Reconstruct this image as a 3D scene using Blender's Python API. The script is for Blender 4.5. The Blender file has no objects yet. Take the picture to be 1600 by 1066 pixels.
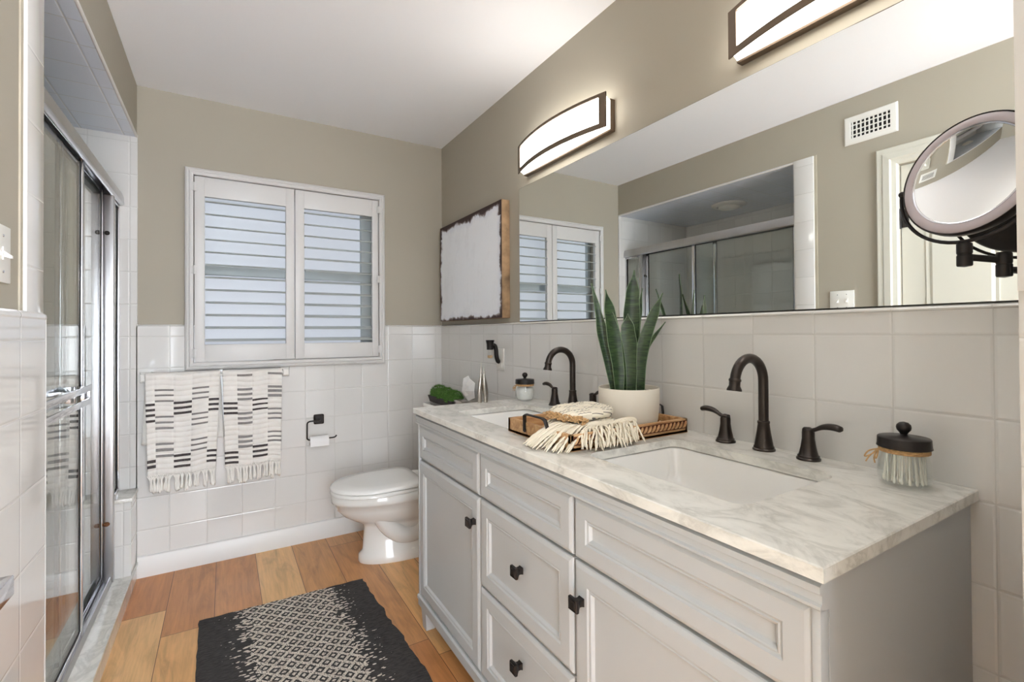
import bpy, bmesh, math, random
from mathutils import Vector, Matrix
from math import pi, sin, cos, radians as R

random.seed(7)
SC = bpy.context.scene
COL = SC.collection

# ------------------------------------------------------------------ camera, world, exposure
YAW, PIT, ROLL = R(31.1697), 0.0090, -0.0060
CAM = Vector((-1.2433, -2.9698, 1.1970))
_F = Vector((sin(YAW) * cos(PIT), cos(YAW) * cos(PIT), sin(PIT)))
_R = Vector((cos(YAW), -sin(YAW), 0))
_U = _R.cross(_F)
_Rc = _R * cos(ROLL) + _U * sin(ROLL)
_Uc = _U * cos(ROLL) - _R * sin(ROLL)
cd = bpy.data.cameras.new('camera')
cam = bpy.data.objects.new('camera', cd)
COL.objects.link(cam)
m3 = Matrix((_Rc, _Uc, -_F)).transposed()
cam.matrix_world = Matrix.Translation(CAM) @ m3.to_4x4()
cd.sensor_width = 36.0
cd.lens = 742.92 / 1600 * 36
cd.shift_y = -20.0 / 1600
cd.clip_start = 0.02
SC.camera = cam

w = bpy.data.worlds.new('world')
SC.world = w
w.use_nodes = True
w.node_tree.nodes['Background'].inputs[0].default_value = (0.87, 0.93, 1.0, 1)
w.node_tree.nodes['Background'].inputs[1].default_value = 10
SC.view_settings.view_transform = 'Standard'
SC.view_settings.look = 'None'
SC.view_settings.exposure = 0.45
SC.view_settings.gamma = 1.0
SC.view_settings.use_curve_mapping = False
LAMP = 8.0        # sconce diffuser emission
WINDOW = 0.46      # frosted window pane emission


# ------------------------------------------------------------------ node helpers
def srgb(r, g, b):
    f = lambda c: (c / 255) / 12.92 if c / 255 <= 0.04045 else ((c / 255 + 0.055) / 1.055) ** 2.4
    return (f(r), f(g), f(b), 1)


class NT:
    def __init__(s, name):
        s.m = bpy.data.materials.new(name)
        s.m.use_nodes = True
        s.t = s.m.node_tree
        s.b = s.t.nodes['Principled BSDF']
        s.out = s.t.nodes['Material Output']

    def n(s, kind, **kw):
        nd = s.t.nodes.new(kind)
        for k, v in kw.items():
            setattr(nd, k, v)
        return nd

    def l(s, a, b):
        s.t.links.new(a, b)

    def math(s, op, a, b=None, c=None):
        nd = s.n('ShaderNodeMath', operation=op)
        for i, v in enumerate((a, b, c)):
            if v is None:
                continue
            if isinstance(v, (int, float)):
                nd.inputs[i].default_value = v
            else:
                s.l(v, nd.inputs[i])
        return nd.outputs[0]

    def mix(s, fac, a, b):
        nd = s.n('ShaderNodeMix', data_type='RGBA')
        for sock, v in ((nd.inputs[0], fac), (nd.inputs[6], a), (nd.inputs[7], b)):
            if isinstance(v, (int, float)):
                sock.default_value = v
            elif isinstance(v, tuple):
                sock.default_value = v
            else:
                s.l(v, sock)
        return nd.outputs[2]

    def ramp(s, v, stops):
        nd = s.n('ShaderNodeValToRGB')
        e = nd.color_ramp.elements
        while len(e) < len(stops):
            e.new(0.5)
        for i, (p, c) in enumerate(stops):
            e[i].position = p
            e[i].color = c if isinstance(c, tuple) else (c, c, c, 1)
        s.l(v, nd.inputs[0])
        return nd.outputs[0]

    def coords(s):
        tc = s.n('ShaderNodeNewGeometry')
        sp = s.n('ShaderNodeSeparateXYZ')
        s.l(tc.outputs['Position'], sp.inputs[0])
        return tc.outputs['Position'], sp.outputs

    def noise(s, vec, scale, detail=3, rough=.5, dist=0):
        nd = s.n('ShaderNodeTexNoise')
        nd.inputs['Scale'].default_value = scale
        nd.inputs['Detail'].default_value = detail
        nd.inputs['Roughness'].default_value = rough
        nd.inputs['Distortion'].default_value = dist
        if vec is not None:
            s.l(vec, nd.inputs['Vector'])
        return nd.outputs[0]

    def bump(s, h, strength=.3, dist=.01):
        nd = s.n('ShaderNodeBump')
        nd.inputs['Strength'].default_value = strength
        nd.inputs['Distance'].default_value = dist
        s.l(h, nd.inputs['Height'])
        s.l(nd.outputs[0], s.b.inputs['Normal'])

    def scalevec(s, vec, sx, sy, sz):
        nd = s.n('ShaderNodeMapping')
        nd.inputs['Scale'].default_value = (sx, sy, sz)
        s.l(vec, nd.inputs[0])
        return nd.outputs[0]

    def objvec(s):
        return s.n('ShaderNodeTexCoord').outputs['Object']


def plain(name, col, rough=.5, metal=0, spec=None, noise=None, bump=None, coat=0):
    t = NT(name)
    t.b.inputs['Base Color'].default_value = col
    t.b.inputs['Roughness'].default_value = rough
    t.b.inputs['Metallic'].default_value = metal
    if spec is not None:
        t.b.inputs['Specular IOR Level'].default_value = spec
    if coat:
        t.b.inputs['Coat Weight'].default_value = coat
        t.b.inputs['Coat Roughness'].default_value = .05
    if noise:
        sc, amt = noise
        v = t.noise(t.objvec(), sc, 4)
        d = tuple(max(0, c * (1 - amt)) for c in col[:3]) + (1,)
        l = tuple(min(1, c * (1 + amt)) for c in col[:3]) + (1,)
        t.l(t.ramp(v, [(.3, d), (.7, l)]), t.b.inputs['Base Color'])
    if bump:
        sc, st, di = bump
        t.bump(t.noise(t.objvec(), sc, 4), st, di)
    return t.m


def tile_mat(name, au, u0, av, v0, col=srgb(226, 224, 221), rough=.07, p=.1593, pv=.16):
    """glossy square wall tiles: joints at u0+k*p, v0+k*pv in world metres"""
    t = NT(name)
    pos, xyz = t.coords()
    ds, cells = [], []
    for ax, o, pp in ((au, u0, p), (av, v0, pv)):
        q = t.math('DIVIDE', t.math('SUBTRACT', xyz[ax], o), pp)
        fl = t.math('FLOOR', q)
        fr = t.math('SUBTRACT', q, fl)
        d = t.math('MULTIPLY', t.math('MINIMUM', fr, t.math('SUBTRACT', 1.0, fr)), pp)
        ds.append(d)
        cells.append(fl)
    d = t.math('MINIMUM', ds[0], ds[1])
    grout = t.math('LESS_THAN', d, .0011)
    c = t.n('ShaderNodeCombineXYZ')
    t.l(cells[0], c.inputs[0])
    t.l(cells[1], c.inputs[1])
    wn = t.n('ShaderNodeTexWhiteNoise', noise_dimensions='2D')
    t.l(c.outputs[0], wn.inputs['Vector'])
    dark = tuple(x * .93 for x in col[:3]) + (1,)
    base = t.mix(wn.outputs['Value'], col, dark)
    t.l(t.mix(grout, base, srgb(206, 204, 200)), t.b.inputs['Base Color'])
    t.l(t.math('ADD', t.math('MULTIPLY', grout, .5), rough), t.b.inputs['Roughness'])
    # pillowed edge + slight waviness + each tile a little out of plane
    mr = t.n('ShaderNodeMapRange', interpolation_type='SMOOTHSTEP')
    mr.inputs['From Min'].default_value = 0
    mr.inputs['From Max'].default_value = .0055
    t.l(d, mr.inputs['Value'])
    wav = t.noise(pos, 9, 2)
    tu = t.math('MULTIPLY', t.math('SUBTRACT', wn.outputs['Value'], .5), t.math('MULTIPLY', t.math('SUBTRACT', xyz[au], 0), 1.6))
    h = t.math('ADD', t.math('ADD', mr.outputs[0], t.math('MULTIPLY', wav, .45)), tu)
    t.bump(h, .5, .0022)
    t.b.inputs['Coat Weight'].default_value = .3
    t.b.inputs['Coat Roughness'].default_value = .03
    return t.m


def marble_mat(name):
    t = NT(name)
    pos, xyz = t.coords()
    v = t.scalevec(pos, 1.0, .55, 1.0)
    a = t.noise(v, 12, 6, .62, 1.0)
    b = t.noise(t.scalevec(pos, 1.3, .6, 1), 26, 5, .65, .8)
    ra = t.ramp(a, [(.36, srgb(236, 234, 227)), (.50, srgb(229, 227, 220)), (.58, srgb(209, 207, 200)), (.64, srgb(227, 225, 218)), (.76, srgb(236, 234, 227))])
    rb = t.ramp(b, [(.42, 1.0), (.56, .95), (.63, .84), (.70, .97)])
    mx = t.n('ShaderNodeMix', data_type='RGBA', blend_type='MULTIPLY')
    mx.inputs[0].default_value = .75
    t.l(ra, mx.inputs[6]); t.l(rb, mx.inputs[7])
    t.l(mx.outputs[2], t.b.inputs['Base Color'])
    t.b.inputs['Roughness'].default_value = .16
    return t.m


def floor_mat():
    t = NT('plank_floor')
    pos, xyz = t.coords()
    q = t.math('DIVIDE', t.math('ADD', xyz[0], .02), .18)
    row = t.math('FLOOR', q)
    fx = t.math('SUBTRACT', q, row)
    wn = t.n('ShaderNodeTexWhiteNoise', noise_dimensions='1D')
    t.l(row, wn.inputs['W'])
    q2 = t.math('ADD', t.math('DIVIDE', xyz[1], 1.05), t.math('MULTIPLY', wn.outputs['Value'], 7.3))
    cell = t.math('FLOOR', q2)
    fy = t.math('SUBTRACT', q2, cell)
    c = t.n('ShaderNodeCombineXYZ')
    t.l(row, c.inputs[0]); t.l(cell, c.inputs[1])
    w2 = t.n('ShaderNodeTexWhiteNoise', noise_dimensions='2D')
    t.l(c.outputs[0], w2.inputs['Vector'])
    # per plank offset of the grain
    off = t.n('ShaderNodeVectorMath', operation='MULTIPLY_ADD')
    t.l(w2.outputs['Color'], off.inputs[0])
    off.inputs[1].default_value = (9, 9, 9)
    t.l(pos, off.inputs[2])
    g1 = t.noise(t.scalevec(off.outputs[0], 6, .9, 1), 3.0, 5, .6, 1.2)
    g2 = t.noise(t.scalevec(off.outputs[0], 60, 2.2, 1), 2.0, 4, .6, .4)
    knots = t.noise(t.scalevec(off.outputs[0], 3.2, 1.6, 1), 2.6, 2, .5, .3)
    base = t.ramp(w2.outputs['Value'], [(0, srgb(204, 146, 92)), (.3, srgb(228, 176, 116)), (.55, srgb(198, 134, 82)), (.8, srgb(234, 188, 130)), (1, srgb(212, 152, 96))])
    k1 = t.ramp(g1, [(.3, .72), (.5, 1.0), (.7, 1.12)])
    k2 = t.ramp(g2, [(.3, .88), (.6, 1.05)])
    kk = t.ramp(knots, [(.62, 1.0), (.76, .80)])
    cur = base
    for k in (k1, k2, kk):
        mx = t.n('ShaderNodeMix', data_type='RGBA', blend_type='MULTIPLY')
        mx.inputs[0].default_value = .9
        t.l(cur, mx.inputs[6]); t.l(k, mx.inputs[7])
        cur = mx.outputs[2]
    ex = t.math('MULTIPLY', t.math('MINIMUM', fx, t.math('SUBTRACT', 1.0, fx)), .18)
    ey = t.math('MULTIPLY', t.math('MINIMUM', fy, t.math('SUBTRACT', 1.0, fy)), 1.05)
    seam = t.math('LESS_THAN', t.math('MINIMUM', ex, ey), .0011)
    t.l(t.mix(seam, cur, srgb(86, 52, 30)), t.b.inputs['Base Color'])
    t.b.inputs['Roughness'].default_value = .34
    t.bump(t.math('SUBTRACT', g2, t.math('MULTIPLY', seam, 2.0)), .12, .002)
    return t.m


def glass_mat(name, tint, rough=0.0, fac=1.0):
    """thin clear glass: see-through body with Fresnel reflections"""
    t = NT(name)
    t.t.nodes.remove(t.b)
    tr = t.n('ShaderNodeBsdfTransparent'); tr.inputs[0].default_value = tint
    gl = t.n('ShaderNodeBsdfGlossy'); gl.inputs['Roughness'].default_value = rough
    gl.inputs[0].default_value = (1, 1, 1, 1)
    lw = t.n('ShaderNodeLayerWeight'); lw.inputs[0].default_value = .5
    fr = t.math('ADD', .035, t.math('MULTIPLY', t.math('POWER', lw.outputs['Facing'], 4.2), .9))
    mx = t.n('ShaderNodeMixShader')
    t.l(t.math('MULTIPLY', fr, fac), mx.inputs[0])
    t.l(tr.outputs[0], mx.inputs[1]); t.l(gl.outputs[0], mx.inputs[2])
    t.l(mx.outputs[0], t.out.inputs[0])
    return t.m


def emit_mat(name, col, strength, var=None):
    t = NT(name)
    t.b.inputs['Base Color'].default_value = (.25, .26, .27, 1)
    t.b.inputs['Roughness'].default_value = .4
    if var:
        pos, xyz = t.coords()
        n = t.noise(t.scalevec(pos, 1, 1, .5), 3.0, 2)
        f = t.noise(pos, 160, 2)
        a = t.mix(t.math('ADD', t.math('MULTIPLY', n, .8), t.math('MULTIPLY', f, .3)), var[0], var[1])
        t.l(a, t.b.inputs['Emission Color'])
    else:
        t.b.inputs['Emission Color'].default_value = col
    t.b.inputs['Emission Strength'].default_value = strength
    return t.m


def rug_mat():
    t = NT('rug_weave')
    pos, xyz = t.coords()
    # u across the rug, v along it
    u = t.math('ADD', t.math('SUBTRACT', xyz[0], t.math('MULTIPLY', t.math('ADD', xyz[1], .6), -.035)), 1.0)
    v = t.math('ADD', xyz[1], .60)
    nz = t.noise(pos, 42, 2, .5)
    wob = t.math('MULTIPLY', t.math('SUBTRACT', nz, .5), .012)
    P = .054
    a = t.math('DIVIDE', t.math('ADD', u, wob), P)
    b = t.math('DIVIDE', t.math('ADD', v, wob), P * 1.0)
    fa = t.math('ABSOLUTE', t.math('SUBTRACT', t.math('FRACT', a), .5))
    fb = t.math('ABSOLUTE', t.math('SUBTRACT', t.math('FRACT', b), .5))
    d = t.math('ADD', fa, fb)                     # 0 centre .. 1 corners
    ring = t.math('ABSOLUTE', t.math('SUBTRACT', t.math('FRACT', t.math('MULTIPLY', d, 2.0)), .5))
    dia = t.math('GREATER_THAN', ring, .19)
    # loops of yarn: fine rows break every light line up
    row = t.math('FRACT', t.math('DIVIDE', v, .009))
    yarn = t.math('GREATER_THAN', t.noise(t.scalevec(pos, 1, 1, 1), 210, 1), .40)
    core = t.math('MULTIPLY', dia, yarn)
    # fading zone: loose light stitches lying across the rug
    st = t.n('ShaderNodeTexVoronoi'); st.inputs['Scale'].default_value = 1.0
    t.l(t.scalevec(pos, 42, 92, 1), st.inputs['Vector'])
    au = t.math('ABSOLUTE', u)
    zag = t.math('MULTIPLY', t.math('SUBTRACT', t.noise(t.scalevec(pos, .6, 12, 1), 1.6, 2), .5), .10)
    aw = t.math('ADD', au, zag)
    dens = t.n('ShaderNodeMapRange')
    dens.inputs['From Min'].default_value = .14; dens.inputs['From Max'].default_value = .27
    dens.inputs['To Min'].default_value = .62; dens.inputs['To Max'].default_value = .02
    t.l(aw, dens.inputs['Value'])
    stitch = t.math('LESS_THAN', st.outputs['Distance'], dens.outputs[0])
    inc = t.math('LESS_THAN', aw, .165)
    sel = t.mix(inc, stitch, core)
    sep = sel
    dark = t.ramp(t.noise(t.scalevec(pos, 40, 160, 1), 1.0, 3), [(.3, srgb(44, 42, 42)), (.7, srgb(74, 71, 70))])
    cream = t.ramp(t.noise(pos, 60, 2), [(.3, srgb(206, 194, 180)), (.7, srgb(232, 224, 212))])
    t.l(t.mix(sep, dark, cream), t.b.inputs['Base Color'])
    t.b.inputs['Roughness'].default_value = .95
    hh = t.math('ADD', t.noise(t.scalevec(pos, 60, 150, 1), 1.0, 3), t.math('MULTIPLY', sep, .5))
    t.bump(hh, .9, .005)
    return t.m


def leaf_mat():
    t = NT('snake_plant_leaf')
    o = t.objvec()
    n = t.noise(t.scalevec(o, 14, 14, 95), 1.0, 3, .6, 1.2)
    t.l(t.ramp(n, [(.32, srgb(20, 36, 22)), (.48, srgb(38, 60, 34)), (.60, srgb(58, 82, 46)), (.72, srgb(30, 48, 28))]), t.b.inputs['Base Color'])
    t.b.inputs['Roughness'].default_value = .36
    return t.m


def paint_canvas_mat():
    t = NT('canvas_paint')
    pos, xyz = t.coords()
    # distance to canvas edge
    dy = t.math('MINIMUM', t.math('SUBTRACT', -.075, xyz[1]), t.math('SUBTRACT', xyz[1], -.878))
    dz = t.math('MINIMUM', t.math('SUBTRACT', 1.878, xyz[2]), t.math('SUBTRACT', xyz[2], 1.272))
    d = t.math('MINIMUM', dy, dz)
    n = t.noise(pos, 12, 5, .65)
    n2 = t.noise(t.scalevec(pos, 1, 1.3, .8), 7, 6, .68)
    # thicker dark rim on the top, thinner below
    wtop = t.math('MULTIPLY', t.math('GREATER_THAN', xyz[2], 1.80), .018)
    e = t.math('ADD', t.math('SUBTRACT', d, wtop), t.math('MULTIPLY', t.math('SUBTRACT', n, .5), .085))
    rim = t.ramp(e, [(.004, srgb(62, 46, 44)), (.013, srgb(128, 114, 114)), (.021, srgb(236, 239, 248)), (.05, srgb(248, 250, 255))])
    wash = t.ramp(n2, [(.32, srgb(166, 165, 172)), (.5, srgb(206, 206, 214)), (.7, srgb(222, 222, 228))])
    mx = t.n('ShaderNodeMix', data_type='RGBA', blend_type='MULTIPLY'); mx.inputs[0].default_value = 1
    t.l(rim, mx.inputs[6]); t.l(t.ramp(n2, [(.34, .93), (.5, 1.0)]), mx.inputs[7])
    t.l(mx.outputs[2], t.b.inputs['Base Color'])
    t.b.inputs['Roughness'].default_value = .8
    t.bump(t.noise(pos, 60, 4), .3, .002)
    return t.m


# ------------------------------------------------------------------ materials
M = {}
M['paint'] = plain('wall_paint', srgb(173, 166, 151), .75, noise=(1.5, .02), bump=(220, .05, .001))
M['ceiling'] = plain('ceiling_paint', srgb(247, 248, 252), .85, bump=(60, .04, .002))
M['trimwhite'] = plain('trim_white', srgb(228, 226, 223), .35, noise=(3, .015))
M['door'] = plain('door_cream', srgb(216, 214, 202), .4, noise=(3, .015))
M['tile_back'] = tile_mat('tile_back', 0, -.042, 2, 1.187, p=.16)
M['tile_right'] = tile_mat('tile_right', 1, -.123, 2, 1.187)
M['tile_left'] = tile_mat('tile_left', 1, -1.45, 2, 1.187)
M['tile_soffit'] = tile_mat('tile_soffit', 0, -1.665, 1, -.05, p=.16, rough=.12, col=srgb(226, 234, 248))  # blue tint puts the window's skylight into the tile colour
M['tile_floor'] = tile_mat('tile_floor', 0, -1.8, 1, 0, p=.05, pv=.05, col=srgb(196, 188, 172), rough=.3)
M['cap'] = tile_mat('tile_cap', 1, -.123, 0, -.042, rough=.06)
M['marble'] = marble_mat('carrara_marble')
M['floor'] = floor_mat()
M['glass'] = glass_mat('shower_glass', (.925, .945, .93, 1), 0, 1.0)
M['jarglass'] = glass_mat('jar_glass', (.965, .975, .97, 1), 0, 1.15)
M['chrome'] = plain('chrome', srgb(214, 215, 220), .12, 1, bump=(30, .02, .001))
M['alu'] = plain('brushed_aluminium', srgb(188, 188, 190), .32, 1, noise=(8, .06))
M['rubber'] = plain('black_gasket', srgb(22, 22, 24), .6, noise=(20, .1))
M['rust'] = plain('rust', srgb(110, 72, 44), .8, noise=(90, .3))
M['cabinet'] = plain('cabinet_paint', srgb(188, 190, 191), .38, noise=(2, .012))
M['gapshade'] = plain('cabinet_gap_shade', srgb(120, 118, 110), .7, noise=(9, .05))
M['bronze'] = plain('oil_rubbed_bronze', srgb(66, 60, 57), .30, .85, noise=(30, .12))
M['black'] = plain('black_metal', srgb(46, 42, 41), .38, .6, noise=(20, .1))
M['lampbronze'] = plain('lamp_bronze', srgb(112, 96, 80), .38, .5, noise=(12, .05))
M['shade'] = emit_mat('lamp_diffuser', (1.0, .96, .90, 1), LAMP)
M['pane'] = emit_mat('frosted_pane', None, WINDOW, (srgb(200, 204, 218), srgb(222, 232, 244)))
M['porcelain'] = plain('porcelain', srgb(238, 236, 232), .08, noise=(2, .01), coat=.4)
M['seat'] = plain('seat_plastic', srgb(242, 241, 238), .16, noise=(2, .01))
M['mirror'] = plain('mirror_silver', (.90, .92, .90, 1), .0, 1, noise=(.5, .004))
M['mirror_edge'] = plain('mirror_edge', srgb(60, 60, 56), .4, .5, noise=(90, .4))
M['shutter'] = plain('shutter_white', srgb(214, 212, 210), .38, noise=(3, .012))
M['louver'] = plain('louver_white', srgb(190, 196, 194), .42, noise=(3, .02))
M['sash'] = plain('window_sash', srgb(186, 194, 196), .5, noise=(6, .05))
M['towel'] = plain('towel_cotton', srgb(234, 230, 224), .95, bump=(420, .6, .002), noise=(30, .03))
M['tgrey'] = plain('towel_grey', srgb(138, 134, 132), .95, bump=(420, .6, .002), noise=(160, .12))
M['tdark'] = plain('towel_dark', srgb(72, 66, 66), .95, bump=(420, .6, .002), noise=(200, .45))
M['cream'] = plain('cream_cotton', srgb(238, 228, 208), .95, bump=(380, .6, .002), noise=(30, .04))
M['swab'] = plain('swab_white', srgb(250, 246, 236), .8, noise=(40, .02))
M['paper'] = plain('tissue_paper', srgb(242, 241, 240), .9, bump=(80, .2, .002))
M['jute'] = plain('jute', srgb(196, 158, 112), .9, noise=(150, .25), bump=(300, .8, .002))
M['pot'] = plain('pot_ceramic', srgb(228, 220, 206), .55, noise=(5, .02))
M['soil'] = plain('soil', srgb(40, 34, 30), .95, noise=(60, .4), bump=(60, 1, .01))
M['leaf'] = leaf_mat()
M['leafedge'] = plain('leaf_edge', srgb(120, 140, 110), .4, noise=(20, .1))
M['moss'] = plain('moss', srgb(84, 124, 54), .9, noise=(260, .6), bump=(200, .8, .004))
M['planter'] = plain('dark_planter', srgb(46, 38, 36), .6, noise=(10, .1))
M['silver'] = plain('silver_metal', srgb(176, 170, 162), .25, .9, noise=(20, .12))
M['plastic'] = plain('white_plastic', srgb(238, 236, 230), .35, noise=(5, .01))
M['ductshade'] = plain('duct_shade', srgb(28, 28, 26), .8, noise=(10, .1))
M['ringlight'] = plain('frosted_ring', srgb(186, 176, 180), .45, noise=(4, .02))
M['rug'] = rug_mat()
M['canvas'] = paint_canvas_mat()
M['canvas_side'] = plain('canvas_side', srgb(150, 122, 92), .85, noise=(16, .45))
M['amber'] = plain('amber_oil', srgb(206, 176, 140), .2, noise=(5, .05))
M['caulk'] = plain('caulk', srgb(182, 174, 156), .8, noise=(6, .12))


def wood_mat():
    t = NT('tray_wood')
    pos, xyz = t.coords()
    n = t.noise(t.scalevec(pos, 4, 30, 30), 2.0, 4, .6, .6)
    t.l(t.ramp(n, [(.3, srgb(150, 104, 66)), (.5, srgb(190, 146, 100)), (.7, srgb(214, 176, 130))]), t.b.inputs['Base Color'])
    t.b.inputs['Roughness'].default_value = .55
    return t.m


def stripe_mat():
    t = NT('striped_towel')
    o = t.objvec()
    sp = t.n('ShaderNodeSeparateXYZ'); t.l(o, sp.inputs[0])
    x, y, z = sp.outputs
    wob = t.math('MULTIPLY', t.noise(o, 14, 1), .010)
    yy = t.math('ADD', t.math('ADD', y, t.math('MULTIPLY', z, 1.1)), wob)
    colm = t.math('FLOOR', t.math('DIVIDE', t.math('ADD', x, 1.0), .046))
    par = t.math('MODULO', colm, 2.0)
    q = t.math('ADD', t.math('DIVIDE', yy, .0135), t.math('MULTIPLY', par, .5))
    fr = t.math('FRACT', q)
    grp = t.math('LESS_THAN', t.math('FRACT', t.math('ADD', t.math('DIVIDE', yy, .058), t.math('MULTIPLY', par, .5))), .52)
    m_ = t.math('MULTIPLY', t.math('LESS_THAN', fr, .20), grp)
    t.l(t.mix(m_, srgb(240, 231, 212), srgb(120, 112, 108)), t.b.inputs['Base Color'])
    t.b.inputs['Roughness'].default_value = .95
    hh = t.math('ADD', t.math('MULTIPLY', t.math('ABSOLUTE', t.math('SUBTRACT', fr, .5)), -2.2), t.math('MULTIPLY', t.noise(o, 300, 2), .3))
    t.bump(hh, .7, .0022)
    return t.m


M['stripe'] = stripe_mat()
M['wood'] = wood_mat()
M['woodcut'] = plain('carved_recess', srgb(96, 52, 30), .7, noise=(60, .2))


# ------------------------------------------------------------------ object helpers
def root_loc(o):
    v = Vector((0, 0, 0))
    while o is not None:
        v += Vector(o.location)
        o = o.parent
    return v


def tag(o, label=None, cat=None, group=None, kind=None):
    if label: o['label'] = label
    if cat: o['category'] = cat
    if group: o['group'] = group
    if kind: o['kind'] = kind
    return o


def thing(name, label, cat, loc, group=None, kind=None):
    o = bpy.data.objects.new(name, None)
    COL.objects.link(o)
    o.empty_display_size = .05
    o.location = loc
    return tag(o, label, cat, group, kind)


class MB:
    def __init__(s):
        s.bm = bmesh.new()
        s.mi = 0

    def _f(s, vs):
        try:
            f = s.bm.faces.new(vs)
            f.material_index = s.mi
            return f
        except ValueError:
            return None

    def box(s, x0, x1, y0, y1, z0, z1, bev=0, seg=2):
        x0, x1 = sorted((x0, x1)); y0, y1 = sorted((y0, y1)); z0, z1 = sorted((z0, z1))
        b = bmesh.new()
        v = [b.verts.new((x, y, z)) for x in (x0, x1) for y in (y0, y1) for z in (z0, z1)]
        for q in ((0, 1, 3, 2), (4, 6, 7, 5), (0, 4, 5, 1), (2, 3, 7, 6), (0, 2, 6, 4), (1, 5, 7, 3)):
            b.faces.new([v[i] for i in q])
        if bev:
            bmesh.ops.bevel(b, geom=list(b.edges), offset=bev, segments=seg, profile=.5, affect='EDGES')
        s._merge(b)
        return s

    def _merge(s, b, mat=None):
        if mat is not None:
            bmesh.ops.transform(b, matrix=mat, verts=b.verts)
        idx = {}
        for v in b.verts:
            idx[v] = s.bm.verts.new(v.co)
        for f in b.faces:
            s._f([idx[v] for v in f.verts])
        b.free()

    def rings(s, rs, closed=True, cap0=True, cap1=True, flip=False):
        """skin consecutive rings of points"""
        R_ = [[s.bm.verts.new(p) for p in r] for r in rs]
        n = len(R_[0])
        for a, b in zip(R_, R_[1:]):
            for i in range(n if closed else n - 1):
                j = (i + 1) % n
                q = [a[i], a[j], b[j], b[i]]
                s._f(q[::-1] if flip else q)
        if cap0: s._f(R_[0][::-1])
        if cap1: s._f(R_[-1])
        return s

    def lathe(s, c, prof, seg=32, axis=(0, 0, 1), cap0=True, cap1=True, sx=1, sy=1):
        """prof: (radius, height) from c along axis"""
        q = Vector((0, 0, 1)).rotation_difference(Vector(axis).normalized())
        c = Vector(c)
        rs = []
        for r, h in prof:
            rs.append([c + q @ Vector((max(r, 1e-5) * cos(2 * pi * i / seg) * sx, max(r, 1e-5) * sin(2 * pi * i / seg) * sy, h)) for i in range(seg)])
        s.rings(rs, True, cap0, cap1)
        return s

    def tube(s, pts, r, seg=10, closed=False, sx=1.0, up=(0, 0, 1)):
        pts = [Vector(p) for p in pts]
        n = len(pts)
        rr = r if isinstance(r, (list, tuple)) else [r] * n
        rs = []
        prevu = None
        for i, p in enumerate(pts):
            if closed:
                d = pts[(i + 1) % n] - pts[i - 1]
            else:
                d = (pts[min(i + 1, n - 1)] - pts[max(i - 1, 0)])
            d = d.normalized() if d.length > 1e-9 else Vector((0, 0, 1))
            if prevu is None:
                u = Vector(up)
                if abs(u.dot(d)) > .95: u = Vector((1, 0, 0)) if abs(d.x) < .9 else Vector((0, 1, 0))
                u = (u - d * u.dot(d)).normalized()
            else:
                u = (prevu - d * prevu.dot(d)).normalized()
            prevu = u
            w_ = d.cross(u)
            rs.append([p + (u * cos(2 * pi * k / seg) + w_ * (sin(2 * pi * k / seg) * sx)) * rr[i] for k in range(seg)])
        if closed:
            rs.append(rs[0])
            s.rings(rs, True, False, False)
        else:
            s.rings(rs)
        return s

    def sphere(s, c, r, seg=16, ring=10, sc=(1, 1, 1)):
        c = Vector(c)
        rs = []
        for j in range(ring + 1):
            a = pi * j / ring
            rad = max(sin(a), 1e-3) * r
            rs.append([c + Vector((rad * cos(2 * pi * i / seg) * sc[0], rad * sin(2 * pi * i / seg) * sc[1], -cos(a) * r * sc[2])) for i in range(seg)])
        s.rings(rs)
        return s

    def front(s, xf, y0, y1, z0, z1, loops):
        """panelled cabinet front facing -X; loops = (inset, depth into the cabinet)"""
        rs = []
        for ins, d in loops:
            rs.append([(xf + d, y0 + ins, z0 + ins), (xf + d, y1 - ins, z0 + ins), (xf + d, y1 - ins, z1 - ins), (xf + d, y0 + ins, z1 - ins)])
        s.rings(rs, True, True, True)
        return s

    def build(s, name, mat, parent=None, smooth=40, kind=None, label=None):
        bmesh.ops.recalc_face_normals(s.bm, faces=s.bm.faces)
        off = root_loc(parent)
        if off.length > 0:
            bmesh.ops.translate(s.bm, verts=s.bm.verts, vec=-off)
        me = bpy.data.meshes.new(name)
        s.bm.to_mesh(me)
        s.bm.free()
        for m_ in (mat if isinstance(mat, (list, tuple)) else [mat]):
            me.materials.append(M[m_])
        if smooth:
            me.polygons.foreach_set('use_smooth', [True] * len(me.polygons))
            me.set_sharp_from_angle(angle=R(smooth))
        o = bpy.data.objects.new(name, me)
        COL.objects.link(o)
        if parent is not None: o.parent = parent
        if kind: o['kind'] = kind
        if label: o['label'] = label
        return o


def copy_tree(o, parent=None, loc=None, label=None):
    c = o.copy()
    COL.objects.link(c)
    c.parent = parent
    if loc is not None: c.location = loc
    if label: c['label'] = label
    for ch in list(o.children):
        copy_tree(ch, c)
    return c


def arc(c, r, a0, a1, n, ax=(1, 0, 0), ay=(0, 0, 1)):
    c, ax, ay = Vector(c), Vector(ax), Vector(ay)
    return [c + ax * (r * cos(a0 + (a1 - a0) * i / n)) + ay * (r * sin(a0 + (a1 - a0) * i / n)) for i in range(n + 1)]


def smoothpath(pts, k=6):
    pts = [Vector(p) for p in pts]
    P = [pts[0] * 2 - pts[1]] + pts + [pts[-1] * 2 - pts[-2]]
    out = []
    for i in range(1, len(P) - 2):
        for j in range(k):
            t = j / k
            a, b, c, d = P[i - 1], P[i], P[i + 1], P[i + 2]
            out.append(.5 * ((2 * b) + (c - a) * t + (2 * a - 5 * b + 4 * c - d) * t * t + (3 * b - a - 3 * c + d) * t ** 3))
    out.append(pts[-1])
    return out


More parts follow.
